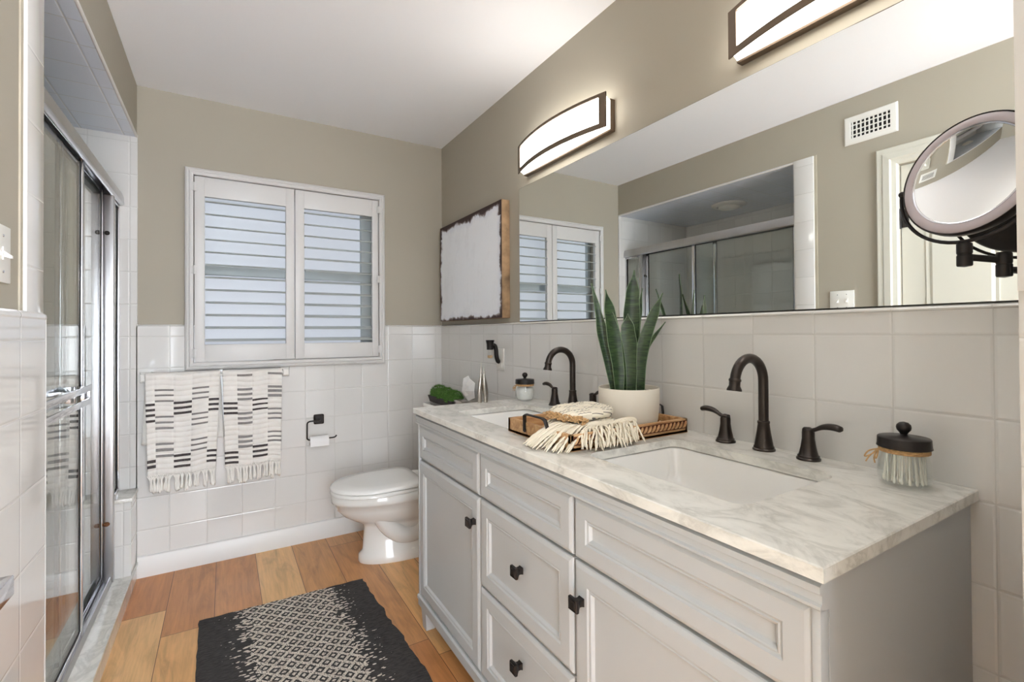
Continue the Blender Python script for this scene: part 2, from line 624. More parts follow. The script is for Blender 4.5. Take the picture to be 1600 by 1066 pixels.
# ------------------------------------------------------------------ the room
H = 2.44
XL = -1.616         # left wall plane
XA = -2.47          # far side of the shower alcove
YO = -1.45          # near edge of the shower opening
SZ = 2.177          # soffit underside
YF = -2.79          # wall return beside the camera
CAPZ = 1.245

b = MB(); b.box(XL, .1, -4.6, .0, -.06, 0)  # runs on as an unseen hall, lengthened so daylight spreads more evenly
b.build('floor', 'floor', kind='structure')
b = MB(); b.box(XA - .1, .12, -4.6, .12, H, H + .05)
b.build('ceiling', 'ceiling', kind='structure')
b = MB(); b.box(XA - .1, XL - .09, YO - .12, .0, -.06, .035)
b.build('floor_shower', 'tile_floor', kind='structure')

# back wall with the window hole; paint above, glossy tile below and all through the shower
WX0, WX1, WZ0, WZ1 = -1.37, -.43, 1.065, 2.015
b = MB()
b.box(XL, WX0, .012, .15, CAPZ, H); b.box(WX1, .15, .012, .15, CAPZ, H); b.box(WX0, WX1, .012, .15, WZ1, H)
b.mi = 1
b.box(XL, WX0, 0, .15, 0, CAPZ - .006); b.box(WX1, .0, 0, .15, 0, CAPZ - .006); b.box(WX0, WX1, 0, .15, 0, WZ0)
b.box(XA - .1, XL + .004, 0, .15, 0, SZ + .01)
b.build('wall_back', ['paint', 'tile_back'], kind='structure', smooth=0)
b = MB()
for xa, xb_ in ((XL + .004, -1.4165), (-.3835, .0)):
    prof = [(.014, CAPZ - .006), (.0, CAPZ - .006), (-.003, CAPZ - .003), (.0, CAPZ + .001), (.004, CAPZ + .003), (.014, CAPZ + .003)]
    b.rings([[(x, y, z) for y, z in prof] for x in (xa, xb_)])
b.build('trim_1', 'tile_back', kind='structure')

# right wall
b = MB()
b.box(.012, .15, -4.6, .15, CAPZ, H)
b.box(.012, .15, -4.6, YF - .11, 0, CAPZ)  # hall stretch out of view, extended to even out the daylight
b.mi = 1
b.box(.0, .15, YF - .11, .15, 0, CAPZ - .006)
b.build('wall_right', ['paint', 'tile_right'], kind='structure', smooth=0)
b = MB()
prof = [(.014, CAPZ - .008), (-.001, CAPZ - .008), (-.006, CAPZ - .006), (-.0065, CAPZ - .003), (-.004, CAPZ + .000), (.002, CAPZ + .002), (.014, CAPZ + .002)]
b.rings([[(x, y, z) for x, z in prof] for y in (YF, -.001)])
b.build('trim_2', 'tile_right', kind='structure')

# left wall with a hole for the door, soffit over the shower
DY0, DY1, DZ = -2.72, -1.95, 2.02
b = MB()
b.box(XL - .09, XL, -1.95, YO + .0, 0, H); b.box(XL - .09, XL, -4.25, DY0, 0, H); b.box(XL - .09, XL, DY0, DY1, DZ, H)
b.box(XA - .1, XL, YO, .012, SZ + .012, H)
b.build('wall_left', 'paint', kind='structure', smooth=0)
b = MB(); b.box(XA - .1, XL - .001, YO, .0, SZ, SZ + .012)
b.build('ceiling_shower', 'tile_soffit', kind='structure', smooth=0)
b = MB(); b.tube([(XL + .000, YO, SZ + .004), (XL + .000, -.001, SZ + .004)], .006, 10)
b.build('trim_3', 'trimwhite', kind='structure')
b = MB(); b.box(XA - .1, XA, YO - .12, .0, .035, SZ)
b.build('wall_shower_left', 'tile_left', kind='structure', smooth=0)
b = MB(); b.box(XA, XL - .002, YO - .10, YO, .035, SZ)
b.build('wall_shower_front', 'tile_back', kind='structure', smooth=0)
# wainscot on the left wall, its tall tiled border beside the opening
b = MB()
b.box(XL - .002, -1.606, -1.558, YO + .003, CAPZ - .02, SZ + .012, .003)
b.box(XL - .002, -1.602, -1.862, YO + .004, 0, CAPZ - .012)
prof = [(XL, CAPZ - .012), (-1.602, CAPZ - .012), (-1.600, CAPZ - .008), (-1.601, CAPZ - .001), (-1.606, CAPZ + .004), (XL, CAPZ + .006)]
b.rings([[(x, y, z) for x, z in prof] for y in (-1.862, YO + .001)])
b.tube([(-1.6055, YO + .002, .08), (-1.6055, YO + .002, CAPZ - .006), (-1.611, YO + .002, CAPZ + .002)], .0045, 10)
b.build('trim_4', 'tile_left', kind='structure', smooth=30)
b = MB(); b.box(XL, -1.6125, -1.572, -1.558, CAPZ + .004, SZ + .012)
b.build('trim_5', 'caulk', kind='structure')
# shower curb and pony wall
b = MB()
b.box(-1.80, -1.611, YO, .0, 0, .068)
b.mi = 1
b.box(-1.81, -1.606, YO + .001, -.001, .068, .084, .003)
b.build('wall_curb', ['tile_left', 'marble'], kind='structure')
b = MB()
b.box(-1.775, -1.613, -.168, .0, .068, .425)
b.mi = 1
b.box(-1.785, -1.607, -.176, -.001, .425, .443, .003)
b.build('wall_ledge', ['tile_back', 'marble'], kind='structure')
# return wall beside the camera (the doorway the photo is taken from)
b = MB(); b.box(-.40, .012, YF - .11, YF, CAPZ, H)
b.box(-.80, .012, -3.16, -3.06, 0, H)  # unseen wall added behind the camera to keep daylight off the vanity side
b.mi = 1
b.box(-.397, .0, YF - .11, YF, 0, CAPZ)
b.build('wall_front', ['trimwhite', 'tile_back'], kind='structure', smooth=0)
# baseboards
b = MB()
prof = [(0, 0), (-.015, 0), (-.015, .092), (-.010, .100), (0, .103)]
b.rings([[(x, y, z) for y, z in prof] for x in (-1.611, -.001)])
b.build('baseboard_back', 'trimwhite', kind='structure')
b = MB()
prof = [(0, 0), (-.015, 0), (-.015, .092), (-.010, .100), (0, .103)]
b.rings([[(x, y, z) for x, z in prof] for y in (-1.05, -.016)])
b.build('baseboard_right', 'trimwhite', kind='structure')

# window behind the shutters
wn = tag(bpy.data.objects.new('window_1', None), kind='structure'); COL.objects.link(wn)
wn.location = (-.9, .07, WZ0)
b = MB()
for x0, x1, z0, z1 in ((WX0, WX1, WZ0, WZ0 + .035), (WX0, WX1, WZ1 - .035, WZ1), (WX0, WX0 + .03, WZ0, WZ1), (WX1 - .075, WX1, WZ0, WZ1)):
    b.box(x0, x1, .085, .125, z0, z1, .003)
b.build('window_frame', 'sash', wn)
b = MB(); b.box(WX0, WX1, .078, .118, 1.520, 1.568, .004); b.build('meeting_rail', 'sash', wn)
b = MB(); b.box(WX0 + .01, WX1 - .01, .110, .114, WZ0 + .01, 1.55); b.build('pane', 'pane', wn)
b = MB(); b.box(WX0 + .01, WX1 - .01, .118, .122, 1.55, WZ1 - .01); b.build('pane', 'pane', wn)

# plantation shutters
sh = thing('plantation_shutter', 'white double-panel plantation shutter with open louvers over the window', 'shutter', (-.9, 0, 1.01))
FX0, FX1, FZ0, FZ1 = -1.418, -.384, 1.012, 2.062
b = MB()
prof = [(0, .012), (0, -.018), (.004, -.026), (.012, -.030), (.018, -.026), (.022, -.034), (.030, -.036), (.038, -.032), (.040, .012)]
rs = []
for ins, y in prof:
    rs.append([(FX0 + ins, y, FZ0 + ins), (FX1 - ins, y, FZ0 + ins), (FX1 - ins, y, FZ1 - ins), (FX0 + ins, y, FZ1 - ins)])
b.rings(rs, True, False, False)
b.build('frame', 'shutter', sh, smooth=25)
PX = [(-1.376, -.902), (-.898, -.426)]
OP = [(-1.331, -.946), (-.850, -.463)]
PZ0, PZ1, OZ0, OZ1 = 1.055, 2.020, 1.143, 1.918
for pi_, ((a0, a1), (o0, o1)) in enumerate(zip(PX, OP)):
    b = MB()
    b.box(a0, o0, -.020, .008, PZ0, PZ1, .002); b.box(o1, a1, -.020, .008, PZ0, PZ1, .002)
    b.box(o0 - .001, o1 + .001, -.019, .007, PZ0, OZ0, .002); b.box(o0 - .001, o1 + .001, -.019, .007, OZ1, PZ1, .002)
    pn = b.build('panel', 'shutter', sh)
    zt = 1.895
    first = None
    for k in range(12):
        z = zt - k * .0663
        if first is None:
            b = MB()
            rs = []
            tilt = R(10 if pi_ == 0 else 15)
            for x in (o0 + .003, o1 - .003):
                r_ = []
                for i in range(14):
                    a = 2 * pi * i / 14
                    u, v = cos(a) * .032, sin(a) * .0048
                    r_.append((x, -.006 + u * cos(tilt) - v * sin(tilt), z + u * sin(tilt) + v * cos(tilt)))
                rs.append(r_)
            b.rings(rs)
            first = b.build('louver', 'louver', pn, smooth=50)
        else:
            c = first.copy(); COL.objects.link(c); c.parent = pn
            c.location = (0, 0, -k * .0663)
    hx = a0 - .002 if pi_ == 0 else a1 + .002
    for z in (1.10, 1.53, 1.96):
        b = MB(); b.tube([(hx, -.037, z - .022), (hx, -.037, z + .022)], .004, 8)
        b.box(hx - .012, hx + .012, -.0365, -.032, z - .022, z + .022, .001)
        b.build('hinge', 'shutter', sh)

# ------------------------------------------------------------------ door in the left wall (seen in the mirror)
dr = tag(bpy.data.objects.new('door_1', None), kind='structure'); COL.objects.link(dr)
dr.location = (XL - .02, -2.33, 0)
b = MB(); b.box(XL - .055, XL - .02, DY0 + .004, DY1 - .004, .01, DZ - .004)
dl = b.build('door_panel', 'door', dr)
for y0, y1 in ((-2.30, -2.05), (-2.62, -2.37)):
    for z0, z1 in ((.22, .90), (1.02, 1.88)):
        b = MB()
        rs = []
        for ins, x in ((0, -.021), (.0, -.016), (.012, -.019), (.024, -.013), (.034, -.013)):
            rs.append([(XL + x, y0 + ins, z0 + ins), (XL + x, y1 - ins, z0 + ins), (XL + x, y1 - ins, z1 - ins), (XL + x, y0 + ins, z1 - ins)])
        b.rings(rs)
        b.build('raised_panel', 'door', dl, smooth=20)
b = MB()
prof = [(0, 0), (0, .010), (.006, .016), (.028, .016), (.032, .020), (.060, .022), (.066, .014), (.085, .012), (.092, .006), (.092, 0)]
for seg in ('v', 'h', 'v2'):
    if seg == 'v':
        b.rings([[(XL + h_, -1.860 - o, z if z == 0 else 2.113 - o) for o, h_ in prof] for z in (0, 1)])
    elif seg == 'h':
        b.rings([[(XL + h_, y + s_ * o, 2.113 - o) for o, h_ in prof] for y, s_ in ((-1.860, -1), (-2.81, 1))])
    else:
        b.rings([[(XL + h_, -2.81 + o, z if z == 0 else 2.113 - o) for o, h_ in prof] for z in (0, 1)])
b.build('casing', 'door', dr, smooth=20)
for z in (.25, 1.75):
    b = MB(); b.box(XL - .019, XL - .012, -1.985, -1.949, z - .045, z + .045)
    hg = b.build('hinge', 'black', dr)
    b = MB(); b.tube([(XL - .010, -1.951, z - .05), (XL - .010, -1.951, z + .05)], .006, 10)
    b.build('pin', 'black', hg)

# air register, switch plate on the left wall
vt = thing('air_vent', 'white rectangular wall register with dark slots beside the tiled opening, seen in the mirror', 'vent', (XL, -1.834, 2.19))
VY0, VY1, VZ0, VZ1 = -1.953, -1.715, 2.188, 2.336
b = MB()
rs = []
for ins, x in ((0, 0), (0, .003), (.006, .008), (.030, .009), (.032, .004), (.032, 0)):
    rs.append([(XL + x, VY0 + ins, VZ0 + ins), (XL + x, VY1 - ins, VZ0 + ins), (XL + x, VY1 - ins, VZ1 - ins), (XL + x, VY0 + ins, VZ1 - ins)])
b.rings(rs, True, False, False); b.build('frame', 'plastic', vt, smooth=25)
b = MB(); b.box(XL + .0002, XL + .001, VY0 + .03, VY1 - .03, VZ0 + .03, VZ1 - .03); b.build('backing', 'ductshade', vt)  # dark sheet paints in the shade of the duct behind the slats
for k in range(9):
    y = VY0 + .042 + k * .0192
    b = MB(); b.box(XL + .003, XL + .007, y, y + .006, VZ0 + .031, VZ1 - .031); b.build('slat', 'plastic', vt)
for z in (2.236, 2.262, 2.288):
    b = MB(); b.box(XL + .0015, XL + .004, VY0 + .032, VY1 - .032, z - .003, z + .003); b.build('slat', 'plastic', vt)

sw = thing('switch_plate', 'white two-gang light switch plate on the left wall', 'switch', (XL, -1.693, 1.30))
b = MB(); b.box(XL, XL + .006, -1.752, -1.634, 1.300, 1.412, .002); b.build('plate', 'plastic', sw)
for y in (-1.672, -1.716):
    b = MB(); b.box(XL + .006, XL + .008, y - .006, y + .006, 1.344, 1.369)
    b.rings([[(XL + .007, y - .004, 1.350), (XL + .007, y + .004, 1.350), (XL + .007, y + .004, 1.362), (XL + .007, y - .004, 1.362)],
             [(XL + .019, y - .003, 1.347), (XL + .019, y + .003, 1.347), (XL + .019, y + .003, 1.352), (XL + .019, y - .003, 1.352)]])
    b.build('toggle', 'plastic', sw)
    for z in (1.321, 1.391):
        b = MB(); b.lathe((XL + .006, y, z), [(.003, 0), (.0025, .001)], 10, (1, 0, 0)); b.build('screw', 'chrome', sw)

tb = thing('towel_bar', 'chrome square-ended bar on the left tiled wall at the photo edge', 'towel bar', (-1.602, -1.90, .75))
b = MB(); b.box(-1.562, -1.542, -2.05, -1.862, .768, .800, .0015); b.build('bar', 'chrome', tb)
b = MB(); b.box(-1.602, -1.560, -1.90, -1.872, .772, .796, .001); b.build('post', 'chrome', tb)
b = MB(); b.box(-1.594, -1.560, -2.045, -2.017, .772, .796, .001); b.build('post', 'chrome', tb)

# ------------------------------------------------------------------ shower enclosure
se = thing('shower_enclosure', 'framed sliding glass shower door with chrome header and fixed end pane', 'shower door', (-1.70, -.72, .084))
ZT0, ZT1 = 1.828, 1.893
b = MB()
prof = [(-1.672, ZT0), (-1.662, ZT0 + .006), (-1.664, ZT0 + .040), (-1.672, ZT1 - .004), (-1.690, ZT1), (-1.712, ZT1 - .004), (-1.722, ZT1 - .02), (-1.722, ZT0), (-1.716, ZT0), (-1.716, ZT1 - .022), (-1.678, ZT1 - .022), (-1.678, ZT0)]
b.rings([[(x, y, z) for x, z in prof] for y in (YO + .001, -.002)])
b.build('header', 'alu', se, smooth=50)
b = MB()
prof = [(-1.730, .084), (-1.730, .104), (-1.726, .104), (-1.726, .090), (-1.707, .090), (-1.707, .100), (-1.703, .100), (-1.703, .090), (-1.690, .090), (-1.684, .112), (-1.680, .112), (-1.676, .084)]
b.rings([[(x, y, z) for x, z in prof] for y in (YO + .001, -.205)])
b.build('bottom_track', 'alu', se, smooth=20)
b = MB(); b.box(-1.725, -1.672, YO + .001, YO + .022, .09, ZT0, .002); b.build('wall_jamb', 'chrome', se)
b = MB()
b.box(-1.708, -1.671, -.205, -.178, .086, ZT0, .002)
post = b.build('post', 'alu', se)
b = MB(); b.lathe((-1.694, -.206, .350), [(.010, 0), (.007, .004), (.001, .006)], 14, (0, -1, 0), sx=1.2); b.build('rust_spot', 'rust', post)
b = MB(); b.lathe((-1.694, -.206, 1.655), [(.010, 0), (.007, .004), (.001, .006)], 14, (0, -1, 0)); b.build('bumper', 'black', post)


def slide_panel(x, y0, y1, z0, z1, parent, fr='chrome', wd=.024):
    b = MB()
    b.box(x - .008, x + .008, y0, y0 + wd, z0, z1, .002); b.box(x - .008, x + .008, y1 - wd, y1, z0, z1, .002)
    b.box(x - .0075, x + .0075, y0, y1, z0, z0 + .020, .002); b.box(x - .0075, x + .0075, y0, y1, z1 - .030, z1, .002)
    pf = b.build('door_panel', fr, parent)
    b = MB(); b.box(x - .0025, x + .0025, y0 + wd - .002, y1 - wd + .002, z0 + .018, z1 - .028); b.build('glass', 'glass', pf)
    b = MB()
    for ya in (y0 + wd, y1 - wd - .004):
        b.box(x - .0045, x + .0045, ya, ya + .004, z0 + .02, z1 - .03)
    b.box(x - .0045, x + .0045, y0 + wd, y1 - wd, z0 + .02, z0 + .024); b.box(x - .0045, x + .0045, y0 + wd, y1 - wd, z1 - .034, z1 - .030)
    b.build('gasket', 'rubber', pf)
    return pf


outer = slide_panel(-1.690, YO + .024, -.675, .112, ZT1 - .030, se)
inner = slide_panel(-1.7125, -.86, -.208, .108, ZT1 - .030, se)
b = MB()
for z in (1.010, .965):
    b.box(-1.655, -1.648, -1.36, -.735, z - .011, z + .011, .002)
for y in (-1.345, -.748):
    b.box(-1.686, -1.650, y - .006, y + .006, .958, 1.016, .002)
b.build('handle', 'chrome', outer)
# fixed pane on the ledge
b = MB()
x = -1.690
b.box(x - .010, x + .010, -.170, -.158, .443, ZT0, .001); b.box(x - .010, x + .010, -.016, -.002, .443, ZT0, .001)
b.box(x - .010, x + .010, -.160, -.012, .443, .457, .001); b.box(x - .010, x + .010, -.160, -.012, ZT0 - .014, ZT0, .001)
fp = b.build('fixed_panel', 'chrome', se)
b = MB(); b.box(x - .0025, x + .0025, -.160, -.014, .455, ZT0 - .012); b.build('glass', 'glass', fp)
b = MB()
b.box(x - .006, x + .006, -.158, -.154, .457, ZT0 - .014); b.box(x - .006, x + .006, -.020, -.016, .457, ZT0 - .014)
b.box(x - .006, x + .006, -.158, -.016, .457, .461)
b.build('gasket', 'rubber', fp)

sl = thing('ceiling_light', 'round white recessed light in the tiled shower soffit', 'light', (-2.09, -.70, SZ))
b = MB(); b.lathe((-2.09, -.70, SZ), [(.125, 0), (.125, -.006), (.110, -.016), (.082, -.018), (.078, -.008), (.078, 0)], 48, cap0=False, cap1=False)
b.build('trim_ring', 'trimwhite', sl)
b = MB(); b.lathe((-2.09, -.70, SZ), [(.078, -.006), (.074, -.026), (.062, -.034), (.001, -.036)], 48, cap0=True, cap1=True)
b.build('diffuser', 'plastic', sl)

# ------------------------------------------------------------------ vanity cabinet
VY_L, VY_R, VXF, VB = -1.092, -2.636, -.540, .868
va = thing('vanity_cabinet', 'pale grey painted double vanity cabinet with panelled doors and drawers', 'vanity', (-.28, -1.864, 0))
b = MB()
b.box(VXF, -.002, VY_R, VY_R + .018, .085, VB); b.box(VXF, -.002, VY_L - .018, VY_L, .085, VB)
b.box(VXF + .001, -.003, VY_R + .004, VY_L - .004, .0855, .105); b.box(VXF + .0005, VXF + .018, VY_R + .004, VY_L - .004, .086, .8245)
b.box(-.020, -.003, VY_R + .004, VY_L - .004, .086, VB - .001)
b.box(VXF - .022, VXF - .0004, VY_R + .0005, VY_R + .012, .086, .836, .001)
b.box(VXF - .022, VXF - .0004, VY_L - .012, VY_L - .0005, .086, .836, .001)
b.build('cabinet_body', 'cabinet', va)
b = MB()
prof = [(VXF, .862), (-.566, .862), (-.572, .858), (-.572, .848), (-.567, .845), (-.567, .834), (-.571, .831), (-.571, .827), (-.565, .823), (VXF, .823)]
b.rings([[(x, y, z) for x, z in prof] for y in (VY_R - .004, VY_L + .004)])
b.build('top_moulding', 'cabinet', va, smooth=20)
b = MB()
prof = [(VXF, .130), (-.562, .130), (-.567, .124), (-.567, .112), (-.563, .109), (-.563, .086), (VXF, .086)]
b.rings([[(x, y, z) for x, z in prof] for y in (VY_R - .003, VY_L + .003)])
b.build('base_moulding', 'cabinet', va, smooth=20)
for y0, y1 in ((VY_L - .060, VY_L - .010), (VY_R + .010, VY_R + .060)):
    for x0 in (VXF - .016, -.075):
        b = MB()
        b.rings([[(x0 + .006, y0 + .006, 0), (x0 + .042, y0 + .006, 0), (x0 + .042, y1 - .006, 0), (x0 + .006, y1 - .006, 0)],
                 [(x0, y0, .087), (x0 + .05, y0, .087), (x0 + .05, y1, .087), (x0, y1, .087)]])
        b.build('leg', 'cabinet', va, smooth=20)
LOOP = [(0, .0215), (0, .007), (.0015, .004), (.008, .001), (.011, 0), (.044, 0), (.048, .0035), (.050, .0035), (.052, .002), (.055, .003), (.060, .009), (.062, .0095), (.066, .0095)]
LOOPS = [(i * .9, d) for i, d in LOOP]


def knob(parent, y, z):
    b = MB()
    xk = -.5622
    b.rings([[(xk + dx, y + s1 * w_, z + s2 * w_) for s1, s2 in ((-1, -1), (1, -1), (1, 1), (-1, 1))] for dx, w_ in
             ((.0, .009), (-.006, .0075), (-.012, .0075), (-.018, .0125), (-.020, .0145), (-.026, .0145), (-.028, .0130), (-.0265, .0105), (-.0265, .009), (-.028, .0075))])
    b.build('knob', 'black', parent, smooth=30)


def cab_front(name, y0, y1, z0, z1, loops=LOOP, kn=None):
    b = MB()
    b.front(-.5622, y0, y1, z0, z1, loops)
    o = b.build(name, 'cabinet', va, smooth=18)
    if kn: knob(o, *kn)
    return o


YA, YB_, YC, YD, YE, YF_ = -1.104, -1.634, -1.642, -2.102, -2.110, -2.624
cab_front('false_drawer', YB_, YA, .686, .822, LOOPS)
cab_front('drawer', YD, YC, .686, .822, LOOPS)
cab_front('false_drawer', YF_, YE, .686, .822, LOOPS)
cab_front('door', YB_, YA, .134, .678, LOOP, (-1.607, .597))
cab_front('drawer', YD, YC, .412, .678, LOOP, (-1.885, .560))
cab_front('drawer', YD, YC, .134, .404, LOOP, (-1.880, .304))
cab_front('door', YF_, YE, .134, .678, LOOP, (-2.137, .597))
# darker sheet stands in for the shade in the gaps between the fronts
b = MB()
b.box(VXF - .0008, VXF + .0005, VY_R + .012, VY_L - .012, .13, .826)
b.build('gap_shade_sheet', 'gapshade', va)

# countertop with two sink openings
def rrect(cx, cy, hx, hy, r, n=6):
    out = []
    for sx, sy, a0 in ((1, 1, 0), (-1, 1, pi / 2), (-1, -1, pi), (1, -1, 3 * pi / 2)):
        for i in range(n + 1):
            a = a0 + (pi / 2) * i / n
            out.append((cx + sx * (hx - r) + r * cos(a), cy + sy * (hy - r) + r * sin(a)))
    return out


SINKS = [(-.300, -1.465), (-.300, -2.250)]
SHX, SHY = .165, .212
b = MB()
CT0, CT1 = .868, .889
X0, X1, Y0, Y1 = -.579, -.001, -2.648, -1.080
# slab pieces around holes: build as a filled face with holes
bm = b.bm
def loopverts(pts, z): return [bm.verts.new((x, y, z)) for x, y in pts]
e = .002
outer_top = [(X0 + e, Y0 + e), (X1, Y0 + e), (X1, Y1 - e), (X0 + e, Y1 - e)]
edges = []
allv = []
ot = loopverts(outer_top, CT1)
for i in range(4): edges.append(bm.edges.new((ot[i], ot[(i + 1) % 4])))
hl = []
for cx, cy in SINKS:
    hp = rrect(cx, cy, SHX, SHY, .028)
    hv = loopverts(hp, CT1)
    for i in range(len(hv)): edges.append(bm.edges.new((hv[i], hv[(i + 1) % len(hv)])))
    hl.append((hp, hv))
bmesh.ops.triangle_fill(bm, edges=edges, use_beauty=True)
o1 = loopverts([(X0, Y0), (X1, Y0), (X1, Y1), (X0, Y1)], CT1 - e)
o2 = loopverts([(X0, Y0), (X1, Y0), (X1, Y1), (X0, Y1)], CT0)
for A, B in ((ot, o1), (o1, o2)):
    for i in range(4): bm.faces.new((A[i], A[(i + 1) % 4], B[(i + 1) % 4], B[i]))
for hp, hv in hl:
    lo = loopverts(hp, CT0)
    n = len(hv)
    for i in range(n): bm.faces.new((hv[i], lo[i], lo[(i + 1) % n], hv[(i + 1) % n]))
ct = b.build('countertop', 'marble', smooth=30)
tag(ct, 'white and grey veined marble countertop with two sink cutouts on the grey vanity', 'countertop')

for k, (cx, cy) in enumerate(SINKS):
    s_ = thing('sink', ['white rectangular undermount sink nearer the toilet and shutters', 'white rectangular undermount sink nearer the cotton swab jar'][k], 'sink', (cx, cy, .73), 'undermount sinks')
    b = MB()
    rs = []
    for hx, hy, z, r in ((SHX + .02, SHY + .02, .867, .03), (SHX + .004, SHY + .004, .867, .03), (SHX - .001, SHY - .001, .862, .03), (SHX - .008, SHY - .008, .80, .035), (SHX - .030, SHY - .030, .758, .05), (SHX - .06, SHY - .06, .748, .06), (.03, .03, .742, .029)):
        rs.append([(x, y, z) for x, y in rrect(cx, cy, hx, hy, r)])
    b.rings(rs, True, False, True)
    b.build('basin', 'porcelain', s_, smooth=50)
    b = MB(); b.lathe((cx, cy, .7425), [(.024, 0), (.024, .003), (.018, .004), (.016, .007), (.001, .009)], 24)
    b.build('drain', 'bronze', s_)

# faucets
def faucet(cy, dy, label):
    f = thing('faucet', label, 'faucet', (-.047, cy, .889), 'widespread bronze faucets')
    b = MB()
    cx = -.047
    b.lathe((cx, cy, .889), [(.027, 0), (.027, .004), (.0245, .006), (.0245, .010), (.0225, .012), (.021, .022), (.0165, .048), (.0140, .068), (.0150, .070), (.0150, .074), (.0125, .076)], 28)
    r_ = .060
    zc = 1.068
    path = [(cx, cy, .960), (cx, cy, 1.0), (cx, cy, 1.04)] + [(cx - r_ + r_ * cos(a), cy, zc + r_ * sin(a)) for a in [R(x_) for x_ in range(0, 171, 10)]]
    b.tube(path, .0122, 16)
    a = R(170)
    end = Vector((cx - r_ + r_ * cos(a), cy, zc + r_ * sin(a)))
    d = Vector((-.14, 0, -1)).normalized()
    b.lathe(end - d * .002, [(.0125, 0), (.0145, .003), (.0145, .006), (.0130, .008), (.0130, .018), (.0175, .027), (.0175, .031), (.013, .031)], 24, d)
    b.build('spout', 'bronze', f, smooth=45)
    for s2 in (1, -1):
        b = MB()
        hy = cy + s2 * dy
        b.lathe((cx, hy, .889), [(.026, 0), (.026, .004), (.0235, .006), (.0235, .010), (.0205, .012), (.0165, .030), (.0135, .050), (.0135, .064), (.0125, .070), (.001, .072)], 28)
        pts = smoothpath([(cx, hy - s2 * .008, .958), (cx - .001, hy + s2 * .012, .961), (cx - .002, hy + s2 * .035, .972), (cx - .003, hy + s2 * .058, .975), (cx - .004, hy + s2 * .076, .971)], 5)
        n = len(pts)
        rad = [.0075 if i < 4 else .0048 + .0032 * max(0, sin(pi * (i / (n - 1) - .35) / .75)) for i in range(n)]
        rad[-1] = .002
        b.tube(pts, rad, 12, sx=1.5)
        b.build('handle', 'bronze', f, smooth=50)
    return f


faucet(-1.460, .122, 'dark bronze gooseneck faucet with two lever handles at the far sink by the tray')
faucet(-2.250, .110, 'dark bronze gooseneck faucet with two lever handles at the near sink')

# ------------------------------------------------------------------ wall mirror and magnifying mirror
mr = thing('wall_mirror', 'wide frameless wall mirror above the vanity tile', 'mirror', (.01, -1.85, CAPZ))
b = MB(); b.box(.003, .0045, -2.712, -.985, CAPZ + .006, 1.905); b.build('glass', 'mirror', mr)
b = MB(); b.box(.0046, .0119, -2.7135, -.9835, CAPZ + .0025, 1.9065); b.build('backing', 'mirror_edge', mr)

mg = thing('magnifying_mirror', 'round wall-mounted makeup mirror on a black folding arm', 'mirror', (-.15, -2.69, 1.36))
P0 = Vector((-.150, -2.684, 1.460))
az, el = R(17), R(10)
nrm = Vector((-cos(az) * cos(el), sin(az) * cos(el), sin(el)))
q = Vector((0, 0, 1)).rotation_difference(nrm)
Mm = Matrix.Translation(P0) @ q.to_matrix().to_4x4()
def mlathe(prof, name, mat, parent, seg=72, cap0=False, cap1=False, smooth=60):
    b = MB(); b.lathe(P0, prof, seg, nrm, cap0, cap1)
    return b.build(name, mat, parent, smooth=smooth)
Rc, rg = .30, .083
prof = [(.0004, 0)] + [(rg * i / 28, Rc - math.sqrt(Rc * Rc - (rg * i / 28) ** 2)) for i in range(1, 29)]
mlathe([(r_, h_) for r_, h_ in prof], 'glass', 'mirror', mg, 96, True, False, 180)
hz = prof[-1][1]
mlathe([(rg, hz), (rg + .0005, hz + .001), (.086, hz + .0015), (.086, hz)], 'inner_rim', 'chrome', mg)
mlathe([(.0858, hz), (.0875, hz + .002), (.099, hz + .0015), (.1015, hz - .001)], 'light_ring', 'ringlight', mg)
mlathe([(.1012, hz - .0005), (.103, hz + .001), (.1045, hz - .003), (.1045, hz - .014), (.098, hz - .026), (.06, hz - .034), (.001, hz - .035)], 'housing', 'black', mg, cap1=True)
b = MB()
ux = (q @ Vector((1, 0, 0)));
side = nrm.cross(Vector((0, 0, 1))).normalized()      # horizontal axis in the mirror plane
upv = side.cross(nrm).normalized()
back = P0 + nrm * (hz - .012)
yk = [back + side * (.115 * cos(a)) + upv * (.115 * sin(a)) - nrm * .0 for a in [R(180 + i * 6) for i in range(31)]]
b.tube(yk, .0032, 8)
for s_ in (-1, 1):
    pv = back + side * (s_ * .115)
    b.sphere(pv, .006, 12, 8)
    b.tube([pv, back + side * (s_ * .103)], .003, 8)
b.build('yoke', 'black', mg)
base = back - upv * .115
jx, jy = base.x, base.y
b = MB()
b.lathe((jx, jy, base.z - .042), [(.001, -.0015), (.0095, 0), (.0105, .002), (.0105, .018), (.0095, .019), (.0095, .021), (.0105, .022), (.0105, .038), (.004, .042)], 20)
b.tube([(jx, jy, base.z - .026), (jx + .032, jy - .038, base.z - .034)], .0058, 12)
b.lathe((jx + .034, jy - .040, base.z - .062), [(.001, -.0015), (.0095, 0), (.0105, .002), (.0105, .020), (.0095, .021), (.0105, .024), (.0105, .038), (.009, .041), (.001, .042)], 20)
b.tube([(jx + .034, jy - .040, base.z - .050), (jx + .085, jy - .062, base.z - .052), (jx + .085, YF + .012, base.z - .052)], .0058, 12)
b.build('arm', 'black', mg)
b = MB(); b.lathe((jx + .085, YF + .0005, base.z - .052), [(.028, 0), (.028, .008), (.024, .012), (.001, .013)], 28, (0, 1, 0))
b.build('wall_plate', 'black', mg)

